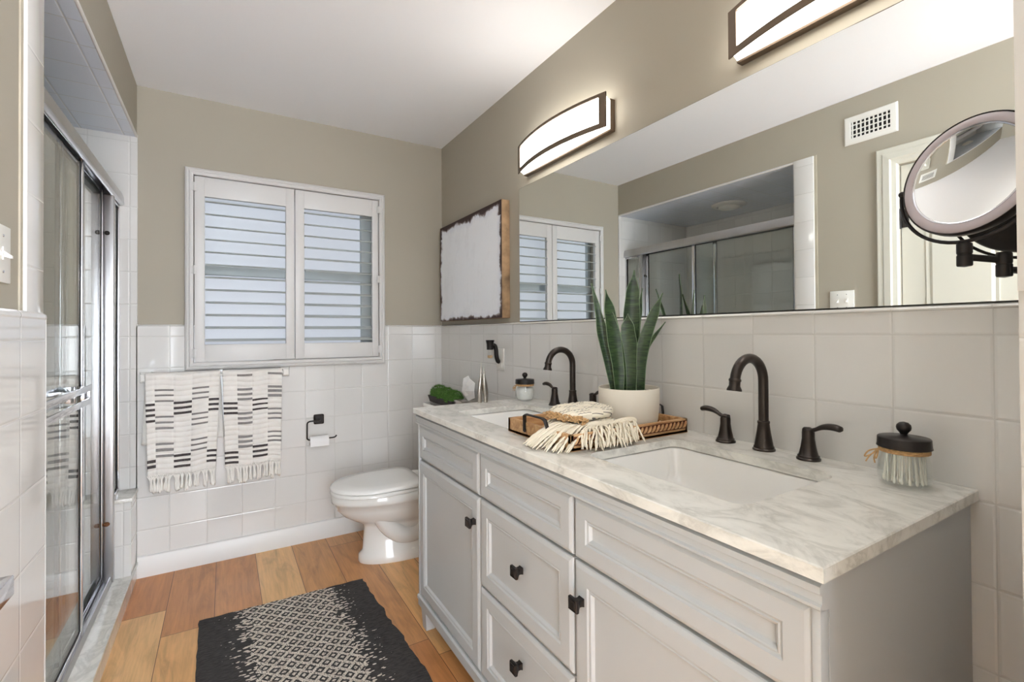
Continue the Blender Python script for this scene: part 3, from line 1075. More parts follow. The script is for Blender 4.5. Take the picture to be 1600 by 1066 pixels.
# ------------------------------------------------------------------ sconces
def sconce(cy, label):
    s_ = thing('wall_sconce', label, 'wall light', (.012, cy, 2.005), 'curved vanity wall lights')
    z0, z1 = 1.947, 2.070
    hl_ = .300
    b = MB(); b.box(-.012, .0118, cy - hl_, cy + hl_, z0 + .001, z1 - .001, .0015); b.build('back_plate', 'lampbronze', s_)
    # bowed diffuser
    n = 24
    def bow(t, d0, d1): return d0 + (d1 - d0) * (1 - t * t)
    b = MB()
    rs = []
    for i in range(n + 1):
        t = -1 + 2 * i / n
        y = cy + t * (hl_ - .002)
        xo = -bow(t, .034, .082)
        rs.append([(-.0125, y, z0 + .008), (xo, y, z0 + .020), (xo, y, z1 + .004), (-.0125, y, z1 - .006)])
    b.rings(rs)
    b.build('lamp_shade', 'shade', s_, smooth=20)
    b = MB()
    # bowed face frame: top rail, bottom rail, end stiles
    def rail(za, zb, t0, t1, k):
        rr = []
        for i in range(k + 1):
            t = t0 + (t1 - t0) * i / k
            y = cy + t * (hl_ + .006)
            xo = -bow(t, .041, .088)
            rr.append([(xo, y, za), (xo, y, zb), (xo + .0045, y, zb), (xo + .0045, y, za)])
        b.rings(rr)
    rail(z0 + .008, z0 + .027, -1, 1, 28); rail(z1 + .003, z1 + .015, -1, 1, 28)
    rail(z0 + .0085, z1 + .0145, -1, -.905, 3); rail(z0 + .0085, z1 + .0145, .905, 1, 3)
    b.build('face_frame', 'lampbronze', s_, smooth=20)


sconce(-1.352, 'lit bronze-framed bowed vanity light nearer the painting')
sconce(-2.462, 'lit bronze-framed bowed vanity light at the top edge nearer the makeup mirror')

# ------------------------------------------------------------------ painting
pt = thing('canvas_painting', 'abstract white canvas painting with dark distressed edges', 'painting', (.0, -.477, 1.272))
b = MB(); b.box(-.035, .0118, -.878, -.075, 1.272, 1.878, .002); b.build('stretched_canvas', 'canvas_side', pt, label='tan and brown canvas side')
b = MB(); b.box(-.0365, -.0352, -.877, -.076, 1.273, 1.877); b.build('painted_face', 'canvas', pt)

# ------------------------------------------------------------------ toilet
TY = -.41
def egg(xf, xb, hw, z, n=40, sq=2.6, xw=None):
    xw = xf + (xb - xf) * .52 if xw is None else xw
    out = []
    for i in range(n):
        a = 2 * pi * i / n
        ca, sa = cos(a), sin(a)
        if ca < 0:
            x = xw + ca * (xw - xf); y = TY + hw * sa
        else:
            x = xw + (abs(ca) ** (2 / sq)) * (xb - xw); y = TY + hw * (abs(sa) ** (2 / sq)) * (1 if sa >= 0 else -1)
        out.append((x, y, z))
    return out


to = thing('toilet', 'white porcelain toilet with closed lid beyond the vanity', 'toilet', (-.36, TY, 0))
b = MB()
ZS = .965
def eg(xf, xb, hw, z, sq=2.6): return egg(xf, xb, hw, z * ZS, 40, sq)
b.rings([eg(-.640, -.10, .116, 0, 3), eg(-.644, -.10, .119, .010, 3), eg(-.642, -.10, .117, .040, 3), eg(-.622, -.10, .100, .060, 3), eg(-.618, -.10, .090, .13, 3),
         eg(-.614, -.10, .084, .185, 3), eg(-.622, -.10, .098, .205), eg(-.664, -.10, .130, .228), eg(-.716, -.10, .158, .262), eg(-.750, -.10, .174, .300),
         eg(-.765, -.10, .181, .338), eg(-.774, -.10, .186, .341), eg(-.778, -.10, .188, .352), eg(-.778, -.10, .188, .380), eg(-.773, -.10, .184, .386)], True, True, True)
# trapway relief on both sides, bolt caps
for s_ in (-1, 1):
    pts = smoothpath([(-.56, TY + s_ * .080, .250), (-.50, TY + s_ * .072, .175), (-.42, TY + s_ * .062, .120), (-.33, TY + s_ * .062, .130), (-.26, TY + s_ * .070, .22), (-.24, TY + s_ * .070, .30)], 6)
    b.tube(pts, [.036 + .014 * sin(pi * i_ / (len(pts) - 1)) for i_ in range(len(pts))], 16)
    b.sphere((-.38, TY + s_ * .100, .044), .013, 12, 6)
b.build('bowl', 'porcelain', to, smooth=60)
b = MB()
b.rings([egg(-.774, -.33, .182, .3735, sq=4), egg(-.782, -.328, .188, .377, sq=4), egg(-.782, -.328, .188, .388, sq=4), egg(-.776, -.33, .182, .392, sq=4)])
b.build('seat', 'seat', to, smooth=60)
b = MB()
b.rings([egg(-.772, -.33, .180, .394, sq=5), egg(-.783, -.326, .189, .3985, sq=5), egg(-.783, -.326, .189, .4075, sq=5), egg(-.770, -.334, .178, .4165, sq=5), egg(-.70, -.37, .13, .4205, sq=5), egg(-.60, -.45, .05, .4215, sq=5)])
b.build('lid', 'seat', to, smooth=60)
for y in (TY - .07, TY + .07):
    b = MB(); b.box(-.325, -.285, y - .018, y + .018, .372, .410, .006)
    b.build('hinge', 'seat', to)
b = MB()
b.rings([[(x, y, z) for x, y in rrect(-.112, TY, .090 + k, .215 + k, .03)] for k, z in ((-.012, .386), (-.004, .42), (.0, .70), (.0, .742))])
b.build('tank', 'porcelain', to, smooth=60)
b = MB()
b.rings([[(x, y, z) for x, y in rrect(-.112, TY, .094 + k, .222 + k, .03)] for k, z in ((0, .7425), (.004, .746), (.004, .766), (0, .772))])
b.build('tank_lid', 'porcelain', to, smooth=60)
b = MB(); b.lathe((-.200, TY + .15, .69), [(.012, 0), (.012, .012)], 16, (-1, 0, 0)); b.tube([(-.216, TY + .15, .69), (-.220, TY + .08, .682)], .006, 10)
b.build('flush_lever', 'chrome', to)

# ------------------------------------------------------------------ things on the tank
TT = .7725
pl = thing('moss_planter', 'dark low box holding three green moss balls on the toilet tank', 'planter', (-.10, -.37, TT))
b = MB()
zb, zt_ = TT, .812
y0, y1, x0, x1 = -.520, -.160, -.160, -.060
b.rings([[(x0 + .01, y0 + .01, zb), (x1 - .01, y0 + .01, zb), (x1 - .01, y1 - .01, zb), (x0 + .01, y1 - .01, zb)],
         [(x0, y0, zt_), (x1, y0, zt_), (x1, y1, zt_), (x0, y1, zt_)],
         [(x0 + .006, y0 + .006, zt_), (x1 - .006, y0 + .006, zt_), (x1 - .006, y1 - .006, zt_), (x0 + .006, y1 - .006, zt_)],
         [(x0 + .01, y0 + .01, zt_ - .02), (x1 - .01, y0 + .01, zt_ - .02), (x1 - .01, y1 - .01, zt_ - .02), (x0 + .01, y1 - .01, zt_ - .02)]])
b.build('box', 'planter', pl, smooth=20)
for k, y in enumerate((-.225, -.335, -.445)):
    b = MB()
    c = Vector((-.110, y, .822 - .006 * k)); rad = .060
    b.sphere(c, rad * .84, 20, 12, (1, 1, .78))
    for i in range(650):
        z = random.uniform(-.15, 1); a = random.uniform(0, 2 * pi)
        d = Vector((math.sqrt(1 - z * z) * cos(a), math.sqrt(1 - z * z) * sin(a), z))
        p = c + d * rad * .84
        t_ = d.orthogonal().normalized() * random.uniform(-1, 1) + d.cross(d.orthogonal()).normalized() * random.uniform(-1, 1)
        e_ = p + d * rad * random.uniform(.10, .24) + t_ * .004
        s1 = d.orthogonal().normalized() * .0018
        s2 = d.cross(s1.normalized()) * .0018
        v = [b.bm.verts.new(q_) for q_ in (p + s1, p - s1 * .5 + s2, p - s1 * .5 - s2, e_)]
        for tri in ((0, 1, 3), (1, 2, 3), (2, 0, 3)): b._f([v[i_] for i_ in tri])
    b.build('moss_ball', 'moss', pl, smooth=0)

ti = thing('tissue_box', 'grey tissue box with a white tissue pulled up on the toilet tank', 'tissue box', (-.10, -.555, TT))
b = MB(); b.box(-.150, -.045, -.631, -.530, TT, .826, .004); b.build('box', 'silver', ti)
b = MB()
ol_ = [(-.545, .868), (-.534, .922), (-.566, .944), (-.600, .960), (-.640, .948), (-.680, .926), (-.694, .885), (-.676, .846), (-.628, .826), (-.590, .822)]
rs = []
for sc_f, dx in ((.05, -.022), (.55, -.018), (1.0, -.002), (1.0, .001), (.55, .014), (.05, .012)):
    rs.append([(-.10 + dx + (.007 if k_ % 2 else -.005) * sc_f, -.610 + (y_ + .610) * sc_f, .880 + (z_ - .880) * sc_f) for k_, (y_, z_) in enumerate(ol_)])
b.rings(rs)
b.build('tissue', 'paper', ti, smooth=0)

# silver hands-like sculpture on the countertop's far end
sc_ = thing('hand_sculpture', 'slim silver twin-pointed sculpture on the far end of the countertop', 'sculpture', (-.272, -1.112, .889))
for s_, hgt in ((1, .176), (-1, .158)):
    b = MB()
    cx, cy = -.272 - s_ * .0065, -1.112 + s_ * .004
    pts = smoothpath([(cx - s_ * .006, cy, .8895), (cx - s_ * .006, cy, .93), (cx - s_ * .002, cy, .97), (cx + s_ * .001, cy, 1.01), (cx + s_ * .002, cy, .889 + hgt)], 6)
    n = len(pts)
    rad = [.0095 + .003 * sin(pi * min(1, i / n * 1.6)) - (.010 * max(0, i / n - .55) / .45) for i in range(n)]
    b.tube(pts, [max(.0015, r_) for r_ in rad], 12, sx=.7)
    b.build('figure', 'silver', sc_, smooth=60)

# ------------------------------------------------------------------ jars
def glass_jar(cx, cy, label, body=.043, hgt=.068):
    j = thing('apothecary_jar', label, 'jar', (cx, cy, .889), 'glass jars with dark lids')
    z = .889
    b = MB()
    out = [(.001, .0003), (.030, .0003), (.036, .002), (.041, .008), (.0435, .018), (.044, .036), (.043, .050), (.0395, .060), (.0385, .066), (.0385, .074)]
    inn = [(.0365, .074), (.0365, .066), (.0375, .060), (.041, .050), (.042, .036), (.0415, .018), (.038, .010), (.030, .0065), (.001, .006)]
    b.lathe((cx, cy, z), out + inn, 48)
    b.build('glass_body', 'jarglass', j, smooth=60)
    b = MB()
    b.lathe((cx, cy, z), [(.001, .0755), (.0435, .0755), (.0445, .0765), (.0435, .080), (.0428, .094), (.0415, .0955), (.012, .097), (.008, .099)], 48)
    b.lathe((cx, cy, z), [(.008, .098), (.0055, .101), (.0075, .105), (.0115, .110), (.0125, .115), (.0115, .120), (.007, .1245), (.001, .126)], 24)
    b.build('lid', 'black', j, smooth=50)
    b = MB()
    for k in range(3):
        b.tube([(cx + .0400 * cos(a), cy + .0400 * sin(a), z + .0675 + k * .0028) for a in [2 * pi * i / 40 for i in range(40)]], .0015, 6, closed=True)
    # bow facing the far-left side
    kx, ky = cx - .020, cy + .036
    for s_ in (-1, 1):
        lp = [(kx, ky, z + .068), (kx - .006, ky + .006 + s_ * .008, z + .062), (kx - .010, ky + .010 + s_ * .010, z + .050), (kx - .008, ky + .006 + s_ * .003, z + .056), (kx, ky, z + .068)]
        b.tube(smoothpath(lp, 6), .0015, 6)
        b.tube(smoothpath([(kx, ky, z + .068), (kx - .008, ky + .008 + s_ * .004, z + .052), (kx - .010, ky + .010 + s_ * .008, z + .040)], 5), .0014, 6)
    b.build('twine_bow', 'jute', j, smooth=60)
    return j


glass_jar(-.075, -1.148, 'glass jar of white cotton with a dark lid beside the far faucet')
b = MB(); b.lathe((-.075, -1.148, .8955), [(.001, 0), (.033, 0), (.0365, .010), (.037, .030), (.036, .046), (.030, .052), (.001, .054)], 32)
cb = b.build('cotton', 'paper', smooth=60); tag(cb, 'white cotton filling the far glass jar', 'cotton', kind='stuff')
glass_jar(-.088, -2.562, 'glass jar of cotton swabs with dark lid, near end of countertop')
first = None
random.seed(3)
spots = []
for ring_, cnt in ((.033, 17), (.024, 10), (.012, 5)):
    for k in range(cnt):
        a = 2 * pi * (k + .3 * (ring_ * 100 % 1)) / cnt
        spots.append((ring_ * cos(a), ring_ * sin(a), a))
for k, (dx, dy, a) in enumerate(spots):
    if first is None:
        b = MB()
        b.tube([(0, 0, 0), (0, 0, .062)], .0013, 6)
        b.lathe((0, 0, 0), [(.0004, -.001), (.0022, .001), (.0027, .004), (.0022, .008), (.0011, .011)], 8)
        b.lathe((0, 0, .062), [(.0011, -.010), (.0022, -.007), (.0026, -.003), (.002, .0), (.0004, .0015)], 8)
        first = b.build('cotton_swab', 'swab', smooth=60)
        o = first
    else:
        o = first.copy(); COL.objects.link(o)
    o.location = (-.088 + dx, -2.562 + dy, .8975)
    o.rotation_euler = (random.uniform(-.10, .10) + (.10 if dy > 0 else -.06) * 0, random.uniform(-.10, .10), 0)
    # lean inward or sideways so that the tops stay inside the glass
    if ring_ > 0:
        lean = random.uniform(.0, .16)
        o.rotation_euler = (sin(a) * lean * 1 + random.uniform(-.03, .03), -cos(a) * lean + random.uniform(-.03, .03), 0)
    tag(o, 'cream cotton swab standing in the near glass jar', 'cotton swab', 'cotton swabs in the jar')

# ------------------------------------------------------------------ tray, plant, folded towel
tr = thing('wooden_tray', 'carved wooden serving tray with black iron handles between the sinks', 'tray', (-.26, -1.845, .889))
TX0, TX1, TY0, TY1 = -.485, -.035, -2.003, -1.690
b = MB()
zt0, zt1 = .8895, .932
b.box(TX0, TX1, TY0, TY1, zt0, zt0 + .008)
b.box(TX0, TX1, TY0, TY0 + .012, zt0, zt1, .0015); b.box(TX0, TX1, TY1 - .012, TY1, zt0, zt1, .0015)
b.box(TX0, TX0 + .012, TY0, TY1, zt0, zt1, .0015); b.box(TX1 - .012, TX1, TY0, TY1, zt0, zt1, .0015)
b.build('tray_body', 'wood', tr)
b = MB(); b.box(TX0 + .008, TX1 - .008, TY0 - .0006, TY0 + .001, zt0 + .014, zt1 - .005); b.build('carved_band', 'woodcut', tr)
b = MB()
nr = 26
for k in range(nr):
    x = TX0 + .016 + k * (TX1 - TX0 - .032) / (nr - 1)
    pts = [(x - .0085 + .017 * t, TY0 - .0015 - .0028 * sin(pi * t), zt0 + .0265 + .0085 * sin(pi * (t - .5))) for t in [i / 8 for i in range(9)]]
    b.tube(pts, [.0012 + .0030 * sin(pi * i / 8) for i in range(9)], 8)
b.build('carving', 'wood', tr)
for xh, s_ in ((TX0, -1), (TX1, 1)):
    b = MB()
    ya, yb = -1.790, -1.905
    xo = xh + s_ * .003
    pts = [(xo, ya, zt0 + .018), (xo, ya, zt0 + .045), (xo + s_ * .004, ya - .006, zt0 + .066), (xo + s_ * .006, ya - .016, zt0 + .070), (xo + s_ * .006, yb + .016, zt0 + .070), (xo + s_ * .004, yb + .006, zt0 + .066), (xo, yb, zt0 + .045), (xo, yb, zt0 + .018)]
    b.tube(pts, .0065, 8, sx=.30, up=(1, 0, 0))
    for y in (ya, yb): b.lathe((xo, y, zt0 + .022), [(.008, 0), (.008, .002), (.003, .005)], 10, (s_, 0, 0), sx=1)
    b.build('handle', 'black', tr, smooth=50)

pp = thing('potted_snake_plant', 'snake plant with upright green leaves in a cream pot on the tray', 'plant', (-.140, -1.862, .906))
b = MB()
b.lathe((-.140, -1.862, .9075), [(.001, 0), (.082, 0), (.087, .004), (.090, .018), (.094, .060), (.095, .112), (.094, .114), (.091, .113), (.090, .100), (.001, .099)], 56)
b.build('pot', 'pot', pp, smooth=50)
b = MB(); b.lathe((-.140, -1.862, 1.003), [(.0895, 0), (.089, .004), (.05, .007), (.001, .008)], 32); b.build('soil', 'soil', pp)

VIEW = (Vector((-.14, -1.86, 1.2)) - CAM).normalized()
def leaf(pts, widths, twist=0, thick=.0018):
    sp = smoothpath(pts, 6)
    n = len(sp)
    L, Rr = [], []
    b = MB()
    rs = []
    k = len(widths) - 1
    for i, p in enumerate(sp):
        t = i / (n - 1)
        f = t * k; i0 = min(int(f), k - 1); fr = f - i0
        fr = fr * fr * (3 - 2 * fr)
        w_ = widths[i0] * (1 - fr) + widths[i0 + 1] * fr
        d = (sp[min(i + 1, n - 1)] - sp[max(i - 1, 0)]).normalized()
        s_ = d.cross(VIEW).normalized()
        s_ = (Matrix.Rotation(twist * (.4 + .6 * t), 3, d) @ s_)
        nn = s_.cross(d).normalized()
        if nn.dot(VIEW) > 0: nn = -nn
        h = w_ / 2
        cup = h * .30
        rs.append([p - s_ * h + nn * cup, p - s_ * h * .5 + nn * cup * .25 + nn * thick, p + nn * thick, p + s_ * h * .5 + nn * cup * .25 + nn * thick,
                   p + s_ * h + nn * cup, p + s_ * h * .5 + nn * cup * .25 - nn * thick, p - nn * thick * 1.5, p - s_ * h * .5 + nn * cup * .25 - nn * thick])
        L.append(p - s_ * h + nn * cup); Rr.append(p + s_ * h + nn * cup)
    b.rings(rs)
    lf = b.build('leaf', 'leaf', pp, smooth=60)
    b = MB(); b.tube(L, .0009, 5); b.tube(Rr, .0009, 5)
    b.build('leaf_edge', 'leafedge', lf, smooth=60)


Z0 = 1.004
# centre back, tall and broad
leaf([(-.110, -1.85, Z0), (-.112, -1.85, 1.12), (-.114, -1.852, 1.24), (-.112, -1.855, 1.32), (-.106, -1.858, 1.397)], [.024, .036, .052, .042, .002], .12)
# centre front, shorter
leaf([(-.150, -1.885, Z0), (-.156, -1.885, 1.08), (-.160, -1.885, 1.16), (-.163, -1.885, 1.21), (-.163, -1.885, 1.254)], [.028, .042, .050, .040, .002], -.15)
# left pair
leaf([(-.186, -1.868, Z0), (-.190, -1.868, 1.08), (-.206, -1.866, 1.17), (-.222, -1.864, 1.26), (-.234, -1.862, 1.328)], [.026, .036, .044, .036, .002], .6)
leaf([(-.168, -1.870, Z0), (-.174, -1.868, 1.10), (-.188, -1.866, 1.18), (-.205, -1.862, 1.24), (-.224, -1.86, 1.29)], [.022, .028, .028, .022, .002], -.7)
leaf([(-.180, -1.845, Z0), (-.196, -1.835, 1.10), (-.214, -1.825, 1.19), (-.226, -1.815, 1.27), (-.246, -1.81, 1.352)], [.026, .032, .034, .018, .002], .3)
# right pair
leaf([(-.120, -1.895, Z0), (-.122, -1.898, 1.08), (-.112, -1.904, 1.16), (-.082, -1.912, 1.24), (-.045, -1.92, 1.320)], [.024, .032, .038, .032, .002], -.35)
leaf([(-.100, -1.878, Z0), (-.104, -1.885, 1.08), (-.100, -1.900, 1.14), (-.074, -1.908, 1.18), (-.028, -1.915, 1.228)], [.016, .018, .014, .012, .002], .5)
leaf([(-.098, -1.838, Z0), (-.094, -1.836, 1.10), (-.078, -1.832, 1.18), (-.056, -1.826, 1.26), (-.030, -1.820, 1.345)], [.020, .026, .026, .022, .002], .6)

# beaded mat under the pot
bmat = thing('beaded_mat', 'cream wooden bead mat coiled under the plant pot', 'trivet', (-.140, -1.862, .898))
b = MB()
b.lathe((-.140, -1.862, .8978), [(.001, 0), (.098, 0), (.098, .006), (.001, .009)], 40)
b.build('mat', 'cream', bmat)
b = MB()
for k in range(56):
    a = 2 * pi * k / 56
    b.sphere((-.140 + .105 * cos(a), -1.862 + .105 * sin(a), .9058), .0062, 8, 6)
bd = b.build('bead_edge', 'cream', bmat, kind='stuff')

# folded striped hand towel on the tray
ft = thing('folded_towel', 'cream and grey striped hand towel folded on the tray, fringe hanging over', 'towel', (-.335, -1.865, .90))
def pillow(cx, cy, cz, hx, hy, hz, rot, ribs, mats, name, sq=3.2, ph=0):
    b = MB()
    nu, nv = 72, 28
    rs = []
    ca, sa = cos(rot), sin(rot)
    for j in range(nv + 1):
        v = -pi / 2 + pi * j / nv
        cv, sv = abs(cos(v)) ** (2 / 3.6), (abs(sin(v)) ** (2 / 2.8)) * (1 if sin(v) > 0 else -1)
        r_ = []
        for i in range(nu):
            a = 2 * pi * i / nu
            cx_, sy_ = abs(cos(a)) ** (2 / sq) * (1 if cos(a) >= 0 else -1), abs(sin(a)) ** (2 / sq) * (1 if sin(a) >= 0 else -1)
            x, y, z = hx * cv * cx_, hy * cv * sy_, hz * sv
            rib = .0022 * sin(x / ribs * 2 * pi + ph) * (1 if abs(sv) > .15 else .6)
            z += rib + .002 * sin(y * 40 + ph)
            r_.append((cx + x * ca - y * sa, cy + x * sa + y * ca, cz + z))
        rs.append(r_)
    b.rings(rs)
    bmf = b.bm
    bmf.faces.ensure_lookup_table()
    for f in bmf.faces:
        c = f.calc_center_median()
        lx = (c.x - cx) * ca + (c.y - cy) * sa
        ly = -(c.x - cx) * sa + (c.y - cy) * ca
        colm = int((ly + hy) / (hy * 2 / 3.0))
        rowm = int((lx + hx) / .013)
        f.material_index = 1 if (rowm % 2 == 0 and (rowm // 3 + colm) % 2 == 0 and c.z > cz - hz * .3) else 0
    return b.build(name, 'stripe', ft, smooth=70)


pillow(-.358, -1.893, .927, .110, .078, .022, R(8), .016, ['cream', 'tgrey'], 'lower_fold', ph=.5)
pillow(-.350, -1.884, .966, .098, .066, .018, R(8), .014, ['cream', 'tgrey'], 'upper_fold', ph=0)
# rope-like rolled hem along the near side
b = MB()
for k in range(34):
    t = k / 33
    p = Vector((-.405 + .185 * t, -1.962 + .008 * sin(pi * t), .936 + .004 * sin(t * 9)))
    b.sphere(p, .0105, 8, 6, (.75, 1, 1))
b.build('rolled_hem', 'cream', ft, smooth=70)
# fringe strands that fan over the tray's near-left corner
random.seed(11)
b = MB()
def strand(p0, p1, sag, r=.0025):
    p0, p1 = Vector(p0), Vector(p1)
    mid = (p0 + p1) / 2 + Vector((random.uniform(-.008, .008), random.uniform(-.008, .008), sag))
    q1 = p0.lerp(mid, .5) + Vector((0, 0, sag * .4)); q2 = mid.lerp(p1, .55) + Vector((random.uniform(-.004, .004), 0, .002))
    pts = smoothpath([p0, q1, mid, q2, p1], 4)
    n = len(pts)
    b.tube(pts, [r * (.75 + .5 * sin(i * 1.7) ** 2) * (1 if i < n - 1 else .4) for i in range(n)], 7)
for k in range(46):           # towards the left (over the tray end)
    t = k / 45
    s0 = (-.420 + random.uniform(-.006, .006) + .05 * t, -1.905 - .055 * t, .932 + random.uniform(-.004, .006))
    e0 = (-.535 - .012 * sin(pi * t) + .02 * t + random.uniform(-.018, .016), -1.870 - .150 * t + random.uniform(-.014, .014), .8925 + random.uniform(0, .004))
    strand(s0, e0, .022)
for k in range(62):           # towards the front (over the tray side)
    t = k / 61
    s0 = (-.405 + .175 * t, -1.966, .930 + random.uniform(-.005, .006))
    e0 = (-.470 + .190 * t + random.uniform(-.016, .016), -2.018 - random.uniform(0, .042) - .006 * sin(pi * t), .894 + random.uniform(0, .012))
    strand(s0, e0, .016)
b.build('fringe', 'cream', ft, smooth=70, kind='stuff')
b = MB()
random.seed(5)
for k in range(70):
    t = random.random()
    c = Vector((-.462 + .050 * t, -1.868 - .105 * t, .962 - .008 * t))
    pts = [c + Vector((random.uniform(-.013, .013), random.uniform(-.013, .013), random.uniform(-.006, .013))) for _ in range(4)]
    b.tube(smoothpath(pts, 3), .0019, 6)
b.build('jute_tie', 'jute', ft, smooth=70, label='curly brown jute tie')

# ------------------------------------------------------------------ wall plug
ol = thing('outlet_plate', 'white outlet cover plate on the tile left of the far faucet', 'outlet', (0, -.800, 1.0))
b = MB(); b.box(-.006, .0, -.838, -.764, 1.000, 1.114, .002); b.build('plate', 'plastic', ol)
b = MB(); b.box(-.0072, -.006, -.818, -.784, 1.013, 1.043, .001); b.build('socket', 'plastic', ol)
wf = thing('plug_in_warmer', 'black plug-in fragrance warmer with a small glass bottle on the outlet', 'air freshener', (-.03, -.795, 1.03))
b = MB()
b.tube(smoothpath([(-.0075, -.795, 1.045), (-.016, -.795, 1.048), (-.024, -.795, 1.075), (-.026, -.795, 1.105), (-.034, -.795, 1.128), (-.052, -.795, 1.132)], 5), .0115, 12)
b.build('holder', 'black', wf, smooth=60)
b = MB(); b.lathe((-.062, -.795, 1.108), [(.0175, 0), (.0185, .030), (.022, .046), (.023, .050), (.020, .050), (.017, .034)], 24); b.build('cup', 'black', wf)
b = MB(); b.lathe((-.062, -.795, 1.062), [(.001, 0), (.012, 0), (.0155, .006), (.0165, .018), (.0155, .034), (.011, .046)], 20); b.build('bottle', 'jarglass', wf)
b = MB(); b.lathe((-.062, -.795, 1.065), [(.001, 0), (.011, 0), (.0135, .006), (.0140, .014), (.001, .015)], 20); b.build('oil', 'amber', wf)

# ------------------------------------------------------------------ towels on the bar
bar = thing('towel_rail', 'white ceramic towel rail under the window holding two towels', 'towel rail', (-1.26, 0, .97))
b = MB(); b.tube([(-1.575, -.058, .985), (-.955, -.058, .985)], .0085, 14); b.build('bar', 'porcelain', bar)
for x in (-1.578, -.952):
    b = MB()
    b.rings([[(x + u * w_, y, .985 + v * w_ * 1.15) for u, v in ((-1, -1), (1, -1), (1, 1), (-1, 1))] for y, w_ in ((0, .024), (-.012, .022), (-.022, .014), (-.045, .014), (-.070, .015), (-.074, .011))])
    b.build('bracket', 'porcelain', bar, smooth=30)


def hung_towel(name, label, xl, xr, shear, zbot, cols, zback, grp, seed, bunch):
    rnd = random.Random(seed)
    t_ = thing(name, label, 'towel', ((xl + xr) / 2, -.06, zbot), grp)
    rib = .0257
    b = MB()
    bm = b.bm
    top = .998
    nx = 60
    # path down the front: ribs
    nrow = int((top - zbot) / rib)
    sub = 12
    total = nrow * sub
    grid = []
    for j in range(-10, total + 1):
        row = []
        for i in range(nx + 1):
            u = i / nx
            if j >= 0:
                zz = top - (j / sub) * rib
                v = j / total
                w0 = 1 - bunch * v
                x = xl + (xr - xl) * (u * w0 + (bunch * v * .5)) + shear * v
                wave = .006 * sin(u * 2 * pi * 1.6 + seed) * (.3 + v) + .004 * sin(u * 17 + v * 3)
                y = -.078 - .0045 * abs(sin((j / sub + .12 * sin(u * 9)) * pi)) - wave - .006 * v - .004 * max(0, 1 - j / 8)
                z = zz + .003 * sin(u * 2 * pi * 1.3 + seed) + .004 * (u - .5) * (1 if seed == 1 else -1)
            else:
                a = (-j) / 10 * pi
                y = -.060 - .014 * cos(a) * 1.1
                z = top - .002 + .010 * sin(a)
                x = xl + (xr - xl) * u
            row.append(bm.verts.new((x, y, z)))
        grid.append(row)
    ncol = len(cols)
    for j in range(len(grid) - 1):
        for i in range(nx):
            f = bm.faces.new((grid[j][i], grid[j][i + 1], grid[j + 1][i + 1], grid[j + 1][i]))
            u = (i + .5) / nx
            jj = (j - 10) / sub
            ci = 0
            acc = 0
            for c_i, (wd_, stripes) in enumerate(cols):
                acc += wd_
                if u <= acc: ci = c_i; break
            mi = 0
            for r0, m_ in cols[ci][1]:
                if r0 <= jj < r0 + .42: mi = m_
            f.material_index = mi
    # column ridges
    acc = 0
    for wd_, _ in cols[:-1]:
        acc += wd_
        i = round(acc * nx)
        for j in range(10, len(grid)):
            grid[j][i].co.y += .0025
    ob = bm
    # back layer
    g2 = []
    for j in range(0, 24):
        row = []
        for i in range(0, 31):
            u = i / 30
            v = j / 23
            z = top - .004 - v * (top - zback)
            x = xl + (xr - xl) * u + (-.012 if seed == 1 else .006) * v * (1 - 2 * u) * 1.5
            row.append(bm.verts.new((x, -.046 + .014 * v * 0 + .003 * sin(u * 20 + v * 9), z)))
        g2.append(row)
    for j in range(23):
        for i in range(30): bm.faces.new((g2[j][i], g2[j + 1][i], g2[j + 1][i + 1], g2[j][i + 1]))
    lastrow = [v.co.copy() for v in grid[-1]]
    me_o = b.build('cloth', ['towel', 'tgrey', 'tdark'], t_, smooth=80)
    md = me_o.modifiers.new('thickness', 'SOLIDIFY'); md.thickness = .005; md.offset = 0
    # fringe: tassels along the bottom edge
    b = MB()
    nt = 17
    for k in range(nt):
        u = (k + .5) / nt
        i = round(u * nx)
        p = lastrow[i] + Vector((0, -.001, 0))
        drop = rnd.uniform(.078, .098)
        dx = rnd.uniform(-.010, .010)
        for s_ in range(4):
            ox = (s_ - 1.5) * .0034
            top_p = p + Vector((ox * 2.4, 0, .002))
            mid = p + Vector((dx * .4 + ox * .4, -.002, -.022))
            low = p + Vector((dx + ox * .9, -.001 + rnd.uniform(-.003, .003), -drop * rnd.uniform(.9, 1)))
            pts = smoothpath([top_p, mid, mid.lerp(low, .5) + Vector((rnd.uniform(-.002, .002), 0, 0)), low], 4)
            n = len(pts)
            b.tube(pts, [.0020 + .0040 * (i_ / n) for i_ in range(n - 1)] + [.0024], 7)
    b.build('fringe', 'towel', t_, smooth=80, kind='stuff')
    return t_


